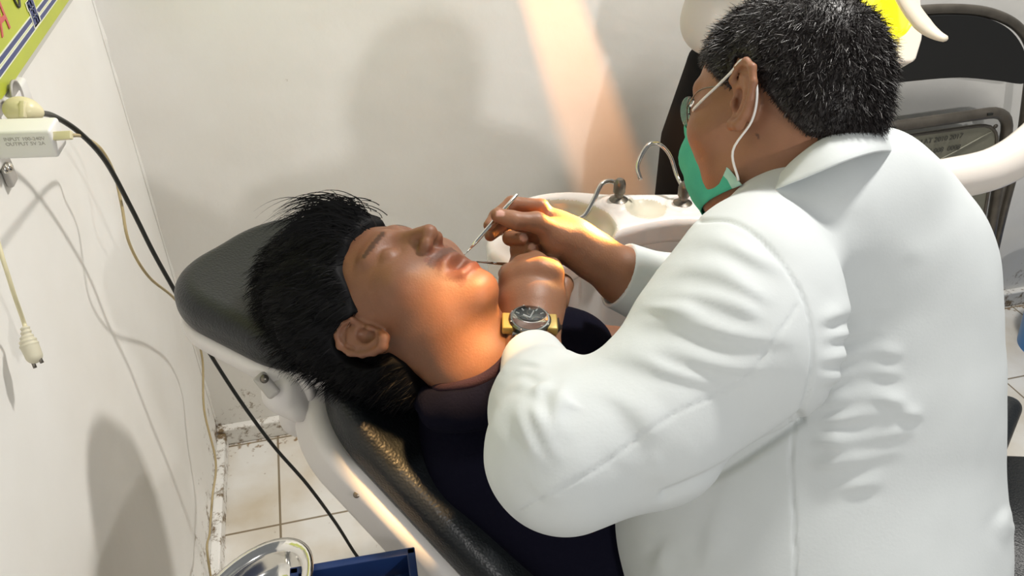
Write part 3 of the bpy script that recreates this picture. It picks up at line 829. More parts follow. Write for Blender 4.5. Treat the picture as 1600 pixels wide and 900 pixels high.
for a, l, t in ((1.2, .013, .0007), (2.6, .009, .0009)):
    dd = wx * math.cos(a) + wy * math.sin(a); c = wc + wn * .0026 + dd * l / 2
    parts.append(box(W(c), (l / 2, t, .0002), np.stack([ww(dd), ww(np.cross(wn, dd)), ww(wn)])))
V, F = join(*parts); mesh('hour_mark', V, F, M['dial_mark'], dial, smooth=False)
for dx, dy, r in ((-.008, -.003, .0052), (.0075, -.0045, .0055), (.001, .009, .0042)):
    ring = [W(wc + wn * .0022 + wx * (dx + r * math.cos(t)) + wy * (dy + r * math.sin(t))) for t in np.linspace(0, 2 * math.pi, 21)]
    V, F = tube(ring, .0005, 6); mesh('subdial', V, F, M['steel'], dial)
V, F = lathe(W(wc + wn * .0030), ww(wn), [(.0001, 0), (.0202, 0), (.0202, .0012), (.0190, .0016), (.0001, .0016)], 40, xdir=ww(wx))
mesh('crystal', V, F, M['glass'], watch)
for s in (-1, 1):
    V, F = box(W(wc + wx * s * .0235 - wn * .006 - wy * .001), (.0085, .0135, .0055), np.stack([ww(wx), ww(wy), ww(wn)]), .002)
    mesh('lug', V, F, M['gold'], watch, label='yellow case shoulder')
    V, F = box(W(wc + wx * s * .0125 - wy * .0225 - wn * .007), (.005, .0040, .0035), np.stack([ww(wx), ww(wy), ww(wn)]), .0014)
    mesh('pusher', V, F, M['gold'], watch)
V, F = box(W(wc - wy * .0205 - wn * .0065), (.021, .003, .0035), np.stack([ww(wx), ww(wy), ww(wn)]), .0012)
mesh('case_rim', V, F, M['gunmetal'], watch)
for i in range(8):
    a = i * math.pi / 4 + .3; c = wc + wn * .0014 + (wx * math.cos(a) + wy * math.sin(a)) * .0228
    V, F = lathe(W(c), ww(wn), [(.0012, 0), (.0012, .0018), (.0001, .002)], 8, xdir=ww(wx)); mesh('screw', V, F, M['steel'], watch)
# strap loops round the wrist
fc = L(829, 506, .967); fa = unit(LH['fore'][1] - LH['fore'][3])
e1 = unit(wx - fa * (wx @ fa)); e2 = unit(np.cross(fa, e1)); e2 = e2 if e2 @ wn > 0 else -e2
for s in (-1, 1):
    arc = []
    for t in np.linspace(0.25, -1.55, 16):
        arc.append(fc + e1 * s * .0365 * math.cos(t) + e2 * .033 * math.sin(t))
    arc = np.array([wc + wx * s * .029 - wn * .009 - wy * .004] + arc)
    a_in = arc - fa * .010; a_out = arc + fa * .010
    V, F = strip([W(a_in), W(a_in * .5 + a_out * .5), W(a_out)], .003)
    solid(mesh('strap', V, F, M['brown_strap'], watch), .0032)
tail = smooth_line([L(794, 530, .955), L(778, 544, .950), L(772, 556, .95), L(776, 570, .952)], 4)
V, F = tube(W(tail), [.004] * (len(tail) - 1) + [.003], 8, .5); mesh('strap_tail', V, F, M['brown_strap'], watch)

# ---- instruments held in the hands
pr = thing('dental_probe', "slim silver dental probe pinched in the dentist's far hand", 'dental probe', P(765, 355, .985))
a0, a1, a2 = L(808, 304, 1.015), L(735, 388, .985), L(722, 402, .98)
V, F = tube(W(np.array([a0, a0 * .99 + a1 * .01, a0 * .5 + a1 * .5, a0 * .12 + a1 * .88, a1])), [.0020, .0026, .0026, .0026, .0013], 12); mesh('handle', V, F, M['steel'], pr)
V, F = tube(W(np.array([a1, a1 * .5 + a2 * .5, a2])), [.0013, .0008, .0004], 8); mesh('tip', V, F, M['steel'], pr)
ex = thing('dental_explorer', "hooked dental explorer held in the dentist's near hand", 'dental explorer', P(800, 410, 1.02))
V, F = tube(W(smooth_line([L(850, 424, 1.045), L(800, 414, 1.03), L(770, 411, 1.01)], 5)), [.0024] * 6 + [.0024, .0022, .002, .0018, .0016], 10); mesh('handle', V, F, M['steel'], ex)
V, F = tube(W(smooth_line([L(770, 411, 1.01), L(745, 409, 1.0), L(739, 412, .995), L(733, 420, .99)], 5)), np.linspace(.0016, .0004, 16), 8); mesh('hook', V, F, M['steel'], ex)

# ================================================================== THE DENTAL CHAIR
ca = unit([.68, -.73, 0]); cb = unit([-.52, -.49, .70]); cb = unit(cb - ca * (cb @ ca)); cn = np.cross(ca, cb); cn = cn if cn @ GUP > 0 else -cn
BR = np.stack([ca, cb, cn])
ah = unit([.853, -.335, .40]); ah = unit(ah - cb * (ah @ cb)); hn = np.cross(ah, cb); hn = hn if hn @ GUP > 0 else -hn
HR = np.stack([ah, cb, hn])
P0 = L(476, 618, 1.0)
bc = P0 + ca * .325 - cb * .160 - cn * .012
chair = thing('dental_chair', 'white dental chair with black vinyl cushions, reclined under the patient', 'dental chair', (*(W(bc + ca * .35 - GUP * .2)[:2]), 0.0))
def f_back(p): return slab(p, bc, BR, .345, .172, .036, .12, .030, dish=.030)
V, F = grow(f_back, bc - .42, bc + .42, .005)
mesh('back_cushion', W(V), F, M['vinyl'], chair)
def f_shell(p):
    d = slab(p, bc - cn * .060 + ca * .01, BR, .365, .190, .040, .13, .022, dish=.030)
    q = (p - (bc - cn * .060)) @ BR.T
    return smin(d, slab(p, bc - cn * .10 + ca * .05, BR, .30, .13, .035, .09, .03), .04)
V, F = grow(f_shell, bc - .46, bc + .46, .005)
shell = mesh('back_shell', W(V), F, M['shell'], chair)
for (x, y) in ((557, 773), (466, 629)):
    r = L(x, y, 1.0); r = r / np.linalg.norm(r)
    t = .85
    for _ in range(80):
        dd = f_shell((r * t)[None])[0]; t = min(t + dd * .8, 1.25)
    if t > 1.2: continue
    V, F = lathe(W(r * t), (-r) @ AX, [(.0042, -.004), (.0042, .0008), (.003, .0016), (.0001, .0016)], 14); mesh('screw', V, F, M['dull_steel'], shell)
hc_ = L(478, 482, 1.0); hc_ = hc_ / np.linalg.norm(hc_)
hcn = L(462, 460, 1.12)
def f_hcush(p):
    d = slab(p, hcn, HR, .155, .132, .034, .11, .030, dish=.016)
    return d
V, F = grow(f_hcush, hcn - .26, hcn + .26, .004)
mesh('head_cushion', W(V), F, M['vinyl'], chair)
def f_hshell(p): return slab(p, hcn - hn * .040, HR, .153, .133, .015, .11, .012, dish=.018)
V, F = grow(f_hshell, hcn - .28, hcn + .28, .004)
hs = mesh('head_shell', W(V), F, M['shell'], chair)
# bracket between headrest and backrest
b0 = L(455, 590, 1.06)
def f_brk(p):
    d = cap_(p, L(432, 568, 1.05), L(447, 612, 1.04), .020, .026)
    d = smin(d, cap_(p, L(447, 612, 1.04), L(466, 640, 1.03), .026, .016), .02)
    d = smin(d, ell(p, L(460, 600, 1.04), (.021, .030, .034)), .01)
    return smin(d, cap_(p, L(470, 560, 1.08), L(470, 650, 1.08), .028, .028), .01)
V, F = grow(f_brk, b0 - .13, b0 + .13, .003)
mesh('headrest_bracket', W(V), F, M['shell'], chair)
for i, (x, r) in enumerate(((452, .030), (459, .034))):
    V, F = lathe(P(x, 596 + i * 2, 1.035), ww(cb), [(r, -.004), (r, .004), (r * .9, .006), (.0001, .006)], 28); mesh('hinge_disc', V, F, M['shell'], chair)
lv = smooth_line([L(413, 594, 1.03), L(418, 602, 1.03), L(430, 613, 1.03)], 3)
V, F = box(P(417, 602, 1.0), (.017, .0085, .006), np.stack([ww(unit([.62, -.75, 0])), ww(unit([.75, .62, 0])), ww([0, 0, 1])]), .004); kn = mesh('lock_lever', V, F, M['grey_plastic'], chair)
V, F = tube([P(413, 592, 1.03), P(413, 592, .985)], .0055, 12); mesh('lever_pin', V, F, M['dull_steel'], kn)
V, F = lathe(P(412, 567, 1.045), ww(np.array([0, 0, 1.0])), [(.0045, 0), (.0045, .004), (.0001, .005)], 12); mesh('bolt', V, F, M['dull_steel'], chair)
# seat, leg rest, base
sa = ah
s0 = bc + ca * .37 + sa * .25 - cn * .03
def f_seat(p): return smin(slab(p, s0, HR, .29, .22, .045, .08, .035, dish=.015), slab(p, s0 + sa * .52 - GUP * .02, HR, .28, .19, .035, .08, .03), .02)
V, F = grow(f_seat, s0 - .95, s0 + .95, .010)
mesh('seat_cushion', W(V), F, M['vinyl'], chair)
def f_sshell(p): return smin(slab(p, s0 - GUP * .07, HR, .30, .22, .035, .08, .02), slab(p, s0 + sa * .50 - GUP * .075, HR, .28, .19, .02, .08, .015), .02)
V, F = grow(f_sshell, s0 - .95, s0 + .95, .010)
mesh('seat_shell', W(V), F, M['shell'], chair)
sb = W(s0 - GUP * .08)
aw, bw = sa @ AX, cb @ AX
def f_base(p):
    zt = sb[2] - .01
    d = slab(p, np.array([sb[0], sb[1], .05]), np.stack([aw, bw, [0, 0, 1.0]]), .38, .20, .048, .12, .02)
    c = slab(p, np.array([sb[0], sb[1], zt / 2 + .03]), np.stack([aw, bw, [0, 0, 1.0]]), .14, .10, zt / 2 - .02, .05, .01)
    return smin(d, c, .04)
V, F = grow(f_base, (sb[0] - .5, sb[1] - .5, -.02), (sb[0] + .5, sb[1] + .5, sb[2] + .08), .010)
mesh('base', V, F, M['shell'], chair)

# ================================================================== THE PATIENT
PH = Head(L(628, 474, .985), (.17, .84, .50), (-.86, .44, -.28), 1.0, mouth=.012)
NB = L(735, 608, 1.045)
def patient_torso(p, e=0.0):
    A = np.stack([cb, ca, cn])
    c1 = NB + ca * .16 - cb * .075 + cn * -.02
    d = ell(p, c1, (.145 + e, .17 + e, .10 + e), A)
    d = smin(d, ell(p, c1 + ca * .24 - cn * .015, (.155 + e, .20 + e, .11 + e), A), .06)
    sh = [NB + ca * .06 + cb * .045 - cn * .03, NB + ca * .055 - cb * .165 - cn * .01]
    for s in sh: d = smin(d, ell(p, s, (.062 + e, .062 + e, .058 + e)), .05)
    return d
SR = NB + ca * .08 + cb * .06 - cn * .03; SL = NB + ca * .055 - cb * .165
PHP = NB + ca * .52 - cb * .03 - cn * .01
LKN = [PHP + ah * .44 - cb * (.02 + s * .11) + GUP * .04 for s in (-1, 1)]
def patient_body(p):
    d = PH.sdf(p)
    d = smin(d, chain(p, [PH.out((0, -.020, -.055)), PH.out((0, -.030, -.115)), NB + ca * .03], [.055, .052, .064], .03), .03)
    d = smin(d, patient_torso(p, -.020), .04)
    d = smin(d, chain(p, [SL, L(1010, 552, 1.20), L(1120, 600, 1.10)], [.045, .036, .028], .02), .03)
    d = smin(d, chain(p, [SR, SR + ca * .26 - cb * .03, SR + ca * .42 - cb * .12 + cn * .08], [.038, .034, .028], .02), .03)
    for c in (L(1140, 605, 1.09), SR + ca * .45 - cb * .16 + cn * .09):
        d = smin(d, ell(p, c, (.04, .03, .018)), .02)
        for i in range(5):
            o = np.array([.05 + .004 * i, .022 - .014 * i, -.004 * i]) if i else np.array([.02, .045, .0])
            d = smin(d, cap_(p, c, c + o * 1.2, .010, .0075), .004)
    for i, s in enumerate((-1, 1)):
        hip = PHP - cb * (s * .09); kn = LKN[i]; an = kn + ah * .40 - GUP * .12
        d = smin(d, chain(p, [hip, kn, an, an + ah * .05 + GUP * .12], [.08, .052, .038, .028], .04), .05)
    return d
patient = thing('person', 'patient with tousled black hair and dark shirt lying back in the dental chair', 'person', W(NB + ca * .5 - cn * .1))
V, F = grow(patient_body, (-.34, -.95, -1.55), (1.20, .30, -.60), .0030)
cols = skin_colors(V, (.225, .10, .055), (PH,))
mesh('body', W(V), F, M['skin'], patient, colors=cols)
# shirt
na = unit(NB - PH.out((0, -.030, -.115))); ncx = unit(cb - na * (cb @ na)); ncy = np.cross(na, ncx); nc0 = NB - na * .050
def surf(fn, px, py, d0=.7):
    r_ = L(px, py, 1.0); t = d0
    for _ in range(60): t = min(t + float(fn((r_ * t)[None])[0]) * .8, 1.4)
    return r_ * t
SCOL = smooth_line([surf(patient_body, x, y) + np.array([0, 0, -.002]) for x, y in [(676, 606), (690, 606), (725, 602), (755, 592), (785, 570), (800, 545)]], 6)
SCOL = np.vstack([SCOL[0] + np.array([-.006, .010, -.014]), SCOL])
SCUT = [q_ + np.array([.004, -.024, -.016]) for q_ in SCOL[::6]]
def shirt(p):
    d = patient_torso(p, .006)
    d = smin(d, chain(p, SCUT, [.026] * len(SCUT), .02), .03)
    d = smin(d, chain(p, [SL, SL + (L(1010, 552, 1.20) - SL) * .18], [.058, .056], .02), .02)
    d = smin(d, chain(p, [SR, SR + ca * .26 - cb * .03], [.058, .052], .02), .03)
    d = smin(d, ell(p, PHP, (.17, .14, .12)), .06)
    d = smin(d, cap_(p, NB + ca * .02, NB + ca * .06, .080, .095), .03)
    nk = chain(p, [PH.out((0, -.020, -.055)), PH.out((0, -.030, -.115)), NB + ca * .03], [.058, .057, .058], .02)
    return smax(d, -nk, .006)
V, F = grow(shirt, (-.30, -.80, -1.40), (.50, .10, -.75), .0045)
N = vnormals(V, F); V = V + N * (noise3(V, 30, 21) * .003 + noise3(V, 70, 22) * .001)[:, None]
shirt_o = mesh('shirt', W(V), F, M['navy'], patient)
rg_ = SCOL
V, F = tube(W(rg_), np.interp(np.arange(len(rg_)), [0, 8, len(rg_) - 1], [.003, .0085, .0105]), 10, .8); mesh('shirt_collar', V, F, M['purple'], shirt_o, label='dark purple collar')
def pants(p):
    d = ell(p, PHP, (.165, .13, .115))
    for i, s in enumerate((-1, 1)):
        hip = PHP - cb * (s * .09); kn = LKN[i]; an = kn + ah * .38 - GUP * .114
        d = smin(d, chain(p, [hip, kn, an], [.095, .07, .055], .04), .05)
    return d
V, F = grow(pants, (-.1, -1.0, -1.6), (1.25, .1, -.5), .008)
mesh('trousers', W(V), F, M['black_cloth'], patient)
# hair
def p_hairline(y):
    return np.interp(y, [-.12, -.07, -.035, -.015, .004, .012, .03, .06, .10], [-.085, -.075, -.045, .012, .036, .006, .030, .062, .072])
def p_hair(p):
    q = PH.loc(p)
    d = ell(q, (0, -.015, .032), (.083, .103, .098))
    d = smin(d, ell(q, (0, -.065, -.035), (.066, .052, .060)), .03)
    d = smax(d, p_hairline(q[:, 1]) - q[:, 2], .010) * PH.sc
    for c, r in (((488, 452, 1.00), .050), ((512, 398, 1.00), .044), ((470, 465, 1.03), .044), ((505, 510, .985), .055), ((468, 420, 1.04), .038), ((545, 372, 1.0), .022), ((572, 560, .98), .038)):
        d = smin(d, ell(p, L(*c), (r, r, r)), .045)
    d = smax(d, .034 - np.linalg.norm(p - PH.out((-.084, -.012, -.006)), axis=1), .006)
    d = d + (np.sin(((p @ PH.u) * 20 + (p @ PH.l) * 260 + np.sin(p @ PH.f * 60) * 1.2)) * .0016)
    return d
V, F = grow(p_hair, PH.C + np.array([-.30, -.22, -.24]), PH.C + np.array([.16, .20, .22]), .0028)
fn = np.cross(V[F[:, 2]] - V[F[:, 0]], V[F[:, 3]] - V[F[:, 1]]); ar = np.linalg.norm(fn, axis=1); fn = fn / (ar[:, None] + 1e-12)
cent = V[F].mean(1); prob = ar * (((cent - PH.C) * fn).sum(1) > 0); prob /= prob.sum()
n = 9000; k = rng.choice(len(F), n, p=prob); w4 = rng.dirichlet(np.ones(4), n); roots = (V[F[k]] * w4[..., None]).sum(1); nn = fn[k]
sweep = unit(np.array([-.75, -.30, 0.0]) + PH.l * -.10)
dirs = nn * .30 + sweep[None] * .8 + rng.normal(size=(n, 3)) * .16; dirs /= np.linalg.norm(dirs, axis=1)[:, None]
Vs, Fs = strands(roots, dirs, rng.uniform(.010, .026, n), np.full(n, .0005), 5, -nn * .55 - GUP[None] * .55, nn + rng.normal(size=(n, 3)) * .6, rng, .3)
# the upswept tuft over the forehead and the long locks combed back from it
m_ = 420; tr = L(548, 345, .985) + rng.normal(size=(m_, 3)) * np.array([.010, .007, .020]); td = np.tile(unit([-.35, .85, .2]), (m_, 1)) + rng.normal(size=(m_, 3)) * .22
td /= np.linalg.norm(td, axis=1)[:, None]
Vt, Ft = strands(tr, td, rng.uniform(.03, .055, m_), np.full(m_, .0005), 9, np.tile([-2.3, -2.0, .0], (m_, 1)), np.tile([0, 0, 1.0], (m_, 1)), rng, .3)
m2 = 900; tr = L(545, 350, .98) + rng.normal(size=(m2, 3)) * np.array([.012, .012, .030]) ; td = np.tile(unit([-.85, .42, .1]), (m2, 1)) + rng.normal(size=(m2, 3)) * .13
td /= np.linalg.norm(td, axis=1)[:, None]
Vu, Fu = strands(tr, td, rng.uniform(.045, .09, m2), np.full(m2, .0006), 10, np.tile([-.35, -1.55, .0], (m2, 1)), np.tile([0, 0, 1.0], (m2, 1)), rng, .18)
allV = np.vstack([V, Vs, Vt, Vu]); allF = np.vstack([F, Fs + len(V), Ft + len(V) + len(Vs), Fu + len(V) + len(Vs) + len(Vt)])
mesh('hair', W(allV), allF, M['hair'], patient, label='tousled black hair swept back')

# ================================================================== SPITTOON UNIT
ZT = .92
poly = np.array([on_plane(x, y, 2, ZT)[:2] for x, y in [(762, 392), (760, 368), (772, 342), (796, 316), (838, 301), (890, 296), (960, 300), (1080, 300), (1140, 306), (1172, 330), (1150, 345), (1053, 343), (975, 358), (940, 372), (905, 400), (850, 418), (800, 415)]])
poly = smooth_line(np.vstack([poly, poly[:1]]), 4)[:-1]
def sdpoly(p, v):
    n = len(v); d = np.full(len(p), 1e9); s = np.ones(len(p))
    for i in range(n):
        j = (i - 1) % n; e = v[j] - v[i]; w_ = p - v[i]; b = w_ - e * np.clip((w_ @ e) / (e @ e), 0, 1)[:, None]; d = np.minimum(d, (b * b).sum(1))
        c1 = p[:, 1] >= v[i][1]; c2 = p[:, 1] < v[j][1]; c3 = e[0] * w_[:, 1] > e[1] * w_[:, 0]
        fl = (c1 & c2 & c3) | (~c1 & ~c2 & ~c3); s = np.where(fl, -s, s)
    return s * np.sqrt(d)
bowl = on_plane(872, 352, 2, ZT); cup = on_plane(1010, 325, 2, ZT)
f1 = on_plane(966, 316, 2, ZT); f2 = on_plane(1066, 321, 2, ZT)
def f_sp(p):
    d2 = sdpoly(p[:, :2], poly); rr = .014
    wx_ = d2 + rr; wy_ = np.abs(p[:, 2] - (ZT - .025)) - .025 + rr
    d = np.minimum(np.maximum(wx_, wy_), 0) + np.sqrt(np.maximum(wx_, 0) ** 2 + np.maximum(wy_, 0) ** 2) - rr
    d = smax(d, -ell(p, bowl + np.array([0, 0, .012]), (.098, .092, .07)), .010)
    d = smax(d, -ell(p, cup + np.array([0, 0, .006]), (.036, .036, .016)), .006)
    for f in (f1, f2): d = smin(d, ell(p, f, (.024, .024, .006)), .01)
    return d
lo = np.array([poly[:, 0].min() - .02, poly[:, 1].min() - .02, ZT - .09]); hi = np.array([poly[:, 0].max() + .02, poly[:, 1].max() + .02, ZT + .03])
V, F = grow(f_sp, lo, hi, .0032)
cen2 = poly.mean(0)
sp = thing('spittoon_unit', 'white dental spittoon unit with basin and two curved spouts behind the hands', 'spittoon', (cen2[0], cen2[1], 0))
fc_ = V[F].mean(1)
inb = (((fc_ - (bowl + np.array([0, 0, .012]))) / np.array([.098, .092, .07])) ** 2).sum(1) < 1.06
inc = (((fc_ - (cup + np.array([0, 0, .006]))) / np.array([.036, .036, .016])) ** 2).sum(1) < 1.1
mesh('basin_top', V, F, None, sp, mats=[M['ceramic'], M['bowl']], midx=(inb | inc).astype(int))
# bowl underside + pedestal
pin = cen2 + (poly - cen2) * .95; V1 = np.column_stack([pin, np.full(len(pin), ZT - .044)])
V, F = lathe((bowl[0], bowl[1], 0), (0, 0, 1), [(.02, ZT - .075), (.06, ZT - .066), (.094, ZT - .040)], 32); 
mesh('bowl_underside', V, F, M['ceramic'], sp)
P1 = np.column_stack([pin, np.full(len(pin), ZT - .07)])
P2 = np.column_stack([cen2 + (poly - cen2) * .93, np.full(len(pin), .30)])
P3 = np.column_stack([cen2 + (poly - cen2) * .80, np.full(len(pin), .0)])
n_ = len(pin)
V = np.vstack([V1, P2, P3]); F = [[r * n_ + i, r * n_ + (i + 1) % n_, (r + 1) * n_ + (i + 1) % n_, (r + 1) * n_ + i] for r in range(2) for i in range(n_)] + [list(range(n_))[::-1], [2 * n_ + i for i in range(n_)]]
auto_sharp(mesh('pedestal', V, F, M['ceramic'], sp))
def spout(base, pts, r):
    V, F = tube(smooth_line(pts, 7), r, 12); o = mesh('spout', V, F, M['chrome'], sp)
    V, F = lathe(base + np.array([0, 0, .002]), (0, 0, 1), [(.016, 0), (.0165, .004), (.010, .008), (.008, .010), (.0085, .016), (.0105, .018), (.0105, .034), (.0085, .040), (.0055, .043)], 20)
    auto_sharp(mesh('nozzle_base', V, F, M['dull_steel'], o))
dA = np.linalg.norm((f1 - CAM) @ FW); dB = (f2 - CAM) @ FW; dA = (f1 - CAM) @ FW
spout(f1, [f1 + np.array([0, 0, .03]), P(965, 290, dA), P(955, 283, dA), P(940, 288, dA - .01), P(928, 312, dA - .02), P(915, 335, dA - .03), P(903, 343, dA - .035)], .0042)
spout(f2, [f2 + np.array([0, 0, .03]), P(1058, 275, dB), P(1047, 243, dB), P(1030, 225, dB), P(1014, 226, dB - .01), P(1001, 245, dB - .015), P(996, 262, dB - .015), P(1001, 281, dB - .015)], [.0042] * 36 + [.0036] * 7 + [.0026] * 7 if False else .0036)

# ================================================================== FOLDING CHAIR AGAINST THE BACK WALL
YC = YB - .09
def Q(x, y, dy=0.0): return on_plane(x, y, 1, YC + dy)
fch = thing('folding_chair', 'folded chair with black padded back and metal seat leaning on the wall', 'folding chair', (Q(1480, 200)[0], YC, 0))
def rounded(cx, cy, pts): return smooth_line(pts, 5)
bk = smooth_line([Q(*a) for a in [(1372, 134), (1362, 100), (1366, 62), (1395, 36), (1440, 26), (1490, 23), (1540, 28), (1578, 46), (1600, 76), (1607, 110), (1601, 131), (1560, 127), (1500, 122), (1430, 127), (1372, 134)]], 5)[:-1]
V, F = prism(bk, (0, .022, 0)); o = mesh('back_pad', V, F, M['black_cloth'], fch, smooth=False)
bv = o.modifiers.new('bevel', 'BEVEL'); bv.width = .006; bv.segments = 3
pad = mat('black_pad_vinyl', (.010, .010, .010), .5); o.data.materials[0] = pad
fr = smooth_line([Q(*a, .012) for a in [(1318, 420), (1330, 260), (1345, 140), (1350, 70), (1372, 34), (1420, 19), (1485, 14), (1545, 20), (1590, 42), (1611, 80), (1606, 140), (1592, 235), (1568, 330), (1548, 420), (1490, 700)]], 8)
V, F = tube(fr, .0125, 12); mesh('frame', V, F, M['tube'], fch)
# seat pan, underside outwards
def rrect(c, n=7):
    out = []
    c = [np.array(a, float) for a in c]
    for i in range(4):
        a, b, d = c[i - 1], c[i], c[(i + 1) % 4]; u1 = unit(a - b); u2 = unit(d - b); R_ = 34
        p1, p2 = b + u1 * R_, b + u2 * R_
        for t in np.linspace(0, 1, n): out.append((1 - t) ** 2 * p1 + 2 * t * (1 - t) * b + t * t * p2)
    return out
oc = [(1345, 205), (1578, 172), (1532, 462), (1330, 470)]
ring = [Q(x, y, -.03) for x, y in rrect(oc)]; ring.append(ring[0])
V, F = tube(np.array(ring), .0150, 10, cap=False); mesh('seat_rim', V, F, M['tube'], fch)
ic = [(1357, 221), (1562, 192), (1519, 448), (1345, 456)]
ring2 = [Q(x, y, -.034) for x, y in rrect(ic)]
V, F = prism(ring2, (0, .012, 0)); seatpan = mesh('seat_pan', V, F, M['pan'], fch, smooth=False)
ring3 = ring2 + [ring2[0]]
V, F = tube(np.array(ring3), .0045, 8, cap=False); mesh('pan_edge', V, F, M['tube'], seatpan)
for a in ([(1548, 206), (1466, 250), (1440, 254), (1385, 236)], [(1466, 250), (1450, 330), (1400, 440)], [(1500, 300), (1516, 420), (1520, 446)], [(1440, 254), (1470, 320), (1520, 400)]):
    V, F = tube(smooth_line([Q(*b, -.0345) for b in a], 5), .0030, 8, .6); mesh('stamped_rib', V, F, M['pan'], seatpan)
for a in ((1555, 197), (1366, 226)):
    V, F = lathe(Q(*a, -.036), (0, -1, 0), [(.006, 0), (.006, .003), (.0001, .004)], 12); mesh('rivet', V, F, M['tube'], seatpan)
for a in ((1394, 200), (1546, 178)):
    V, F = box(Q(*a, -.043), (.008, .004, .003), np.eye(3)); mesh('slot', V, F, M['black_plastic'], fch, smooth=False)
def text_mesh(name, body, loc, xdir, ydir, size, m, parent, ext=.0004, align='LEFT', italic=0.0, **kw):
    cu = bpy.data.curves.new(name, 'FONT'); cu.body = body; cu.size = size; cu.extrude = ext; cu.align_x = align; cu.shear = italic
    tmp = bpy.data.objects.new('tmp', cu); me = bpy.data.meshes.new_from_object(tmp); bpy.data.objects.remove(tmp)
    V = np.array([v.co[:] for v in me.vertices]); F = [list(f.vertices) for f in me.polygons]; bpy.data.meshes.remove(me)
    x = unit(xdir); y = np.asarray(ydir, float); y = unit(y - x * (y @ x)); z = np.cross(x, y)
    V = V @ np.stack([x, y, z]) + np.asarray(loc)
    return mesh(name, V, F, m, parent, smooth=False, **kw)
xd = Q(1520, 200, -.036) - Q(1395, 220, -.036)
text_mesh('stamped_lettering', 'TS 01 02 ALAT 2010 2017', Q(1389, 234, -.0365), xd, (0, 0, 1), .020, M['print_dark'], seatpan)
text_mesh('stamped_lettering', '3.05.02.01.008  0008', Q(1412, 247, -.0365), xd, (0, 0, 1), .020, M['print_dark'], seatpan)
# rear leg of the chair, folded
V, F = tube(np.array([Q(1586, 215, .02), Q(1535, 420, .02), Q(1478, 700, .02)]), .011, 10); mesh('rear_leg', V, F, M['tube'], fch)
V, F = tube(np.array([Q(1340, 215, .02), Q(1322, 420, .02), Q(1310, 700, .02)]), .011, 10); mesh('rear_leg', V, F, M['tube'], fch)

# ================================================================== WHITE EQUIPMENT ARM AND DENTAL LAMP
arm = thing('equipment_arm', 'thick cream tubular arm crossing in front of the metal folding chair', 'equipment arm', (*(P(1290, 302, 1.28)[:2]), 0))
pp = smooth_line([L(1290, 302, 1.28), L(1400, 292, 1.28), L(1480, 280, 1.28), L(1550, 264, 1.28), L(1605, 232, 1.28), L(1650, 180, 1.29), L(1690, 60, 1.30), L(1700, -120, 1.30)], 8)
V, F = tube(W(pp), .0335, 24); mesh('tube', V, F, M['arm'], arm)
V, F = lathe(W(pp[-1]), ww(unit(pp[-1] - pp[-3])), [(.045, -.02), (.05, 0), (.05, .06), (.04, .08), (.0001, .08)], 24); mesh('joint', V, F, M['shell'], arm)
cp0 = W(pp[0]); V, F = tube([cp0 + np.array([0, 0, .04]), np.array([cp0[0], cp0[1], .03])], .038, 24); mesh('column', V, F, M['arm'], arm)
V, F = lathe((cp0[0], cp0[1], 0), (0, 0, 1), [(.0001, 0), (.15, 0), (.15, .02), (.06, .035), (.04, .05)], 32); mesh('foot', V, F, M['shell'], arm)
lamp = thing('dental_lamp', 'glowing yellow dental lamp with cream handle behind the dentist\'s head', 'dental lamp', P(1400, 20, 1.29))
LC = L(1392, -40, 1.37)
ld = unit(L(745, 480, 1.0) - LC)            # shining direction
lx = unit(np.cross([0, 1, 0], ld)); ly = np.cross(ld, lx)
# housing: white box cup around the reflector
hp = [(1392, -60), (1436, -40), (1443, 42), (1441, 62), (1432, 92), (1426, 97), (1398, 97), (1385, 60), (1380, 10)]
V, F = prism(W(np.array([L(x, y, 1.29) for x, y in hp])), ww(np.array([0, 0, -.09])))
o = mesh('housing', V, F, M['arm'], lamp, smooth=False); bv = o.modifiers.new('bevel', 'BEVEL'); bv.width = .004; bv.segments = 3
lens = [(1345, -70), (1395, -70), (1408, -10), (1424, 30), (1418, 46), (1404, 56), (1388, 60), (1376, 62), (1345, 30)]
V, F = prism(W(np.array([L(x, y, 1.262) for x, y in lens])), ww(np.array([0, 0, -.018])))
o = mesh('reflector', V, F, M['lens'], lamp, smooth=False); bv = o.modifiers.new('bevel', 'BEVEL'); bv.width = .005; bv.segments = 3
V, F = tube(W(smooth_line([L(1422, 38, 1.257), L(1411, 52, 1.257), L(1394, 58, 1.257), L(1370, 61, 1.257)], 5)), .0035, 8); mesh('reflector_rim', V, F, M['lens'], lamp)
hd = smooth_line([L(1392, -90, 1.25), L(1404, -30, 1.24), L(1420, 8, 1.23), L(1442, 38, 1.22), L(1462, 54, 1.21), L(1480, 62, 1.20)], 6)
V, F = tube(W(hd), np.interp(np.arange(len(hd)), [0, 18, 26, 29, 30], [.017, .0145, .0085, .0065, .003]), 16, .62); mesh('handle', V, F, M['beige'], lamp)
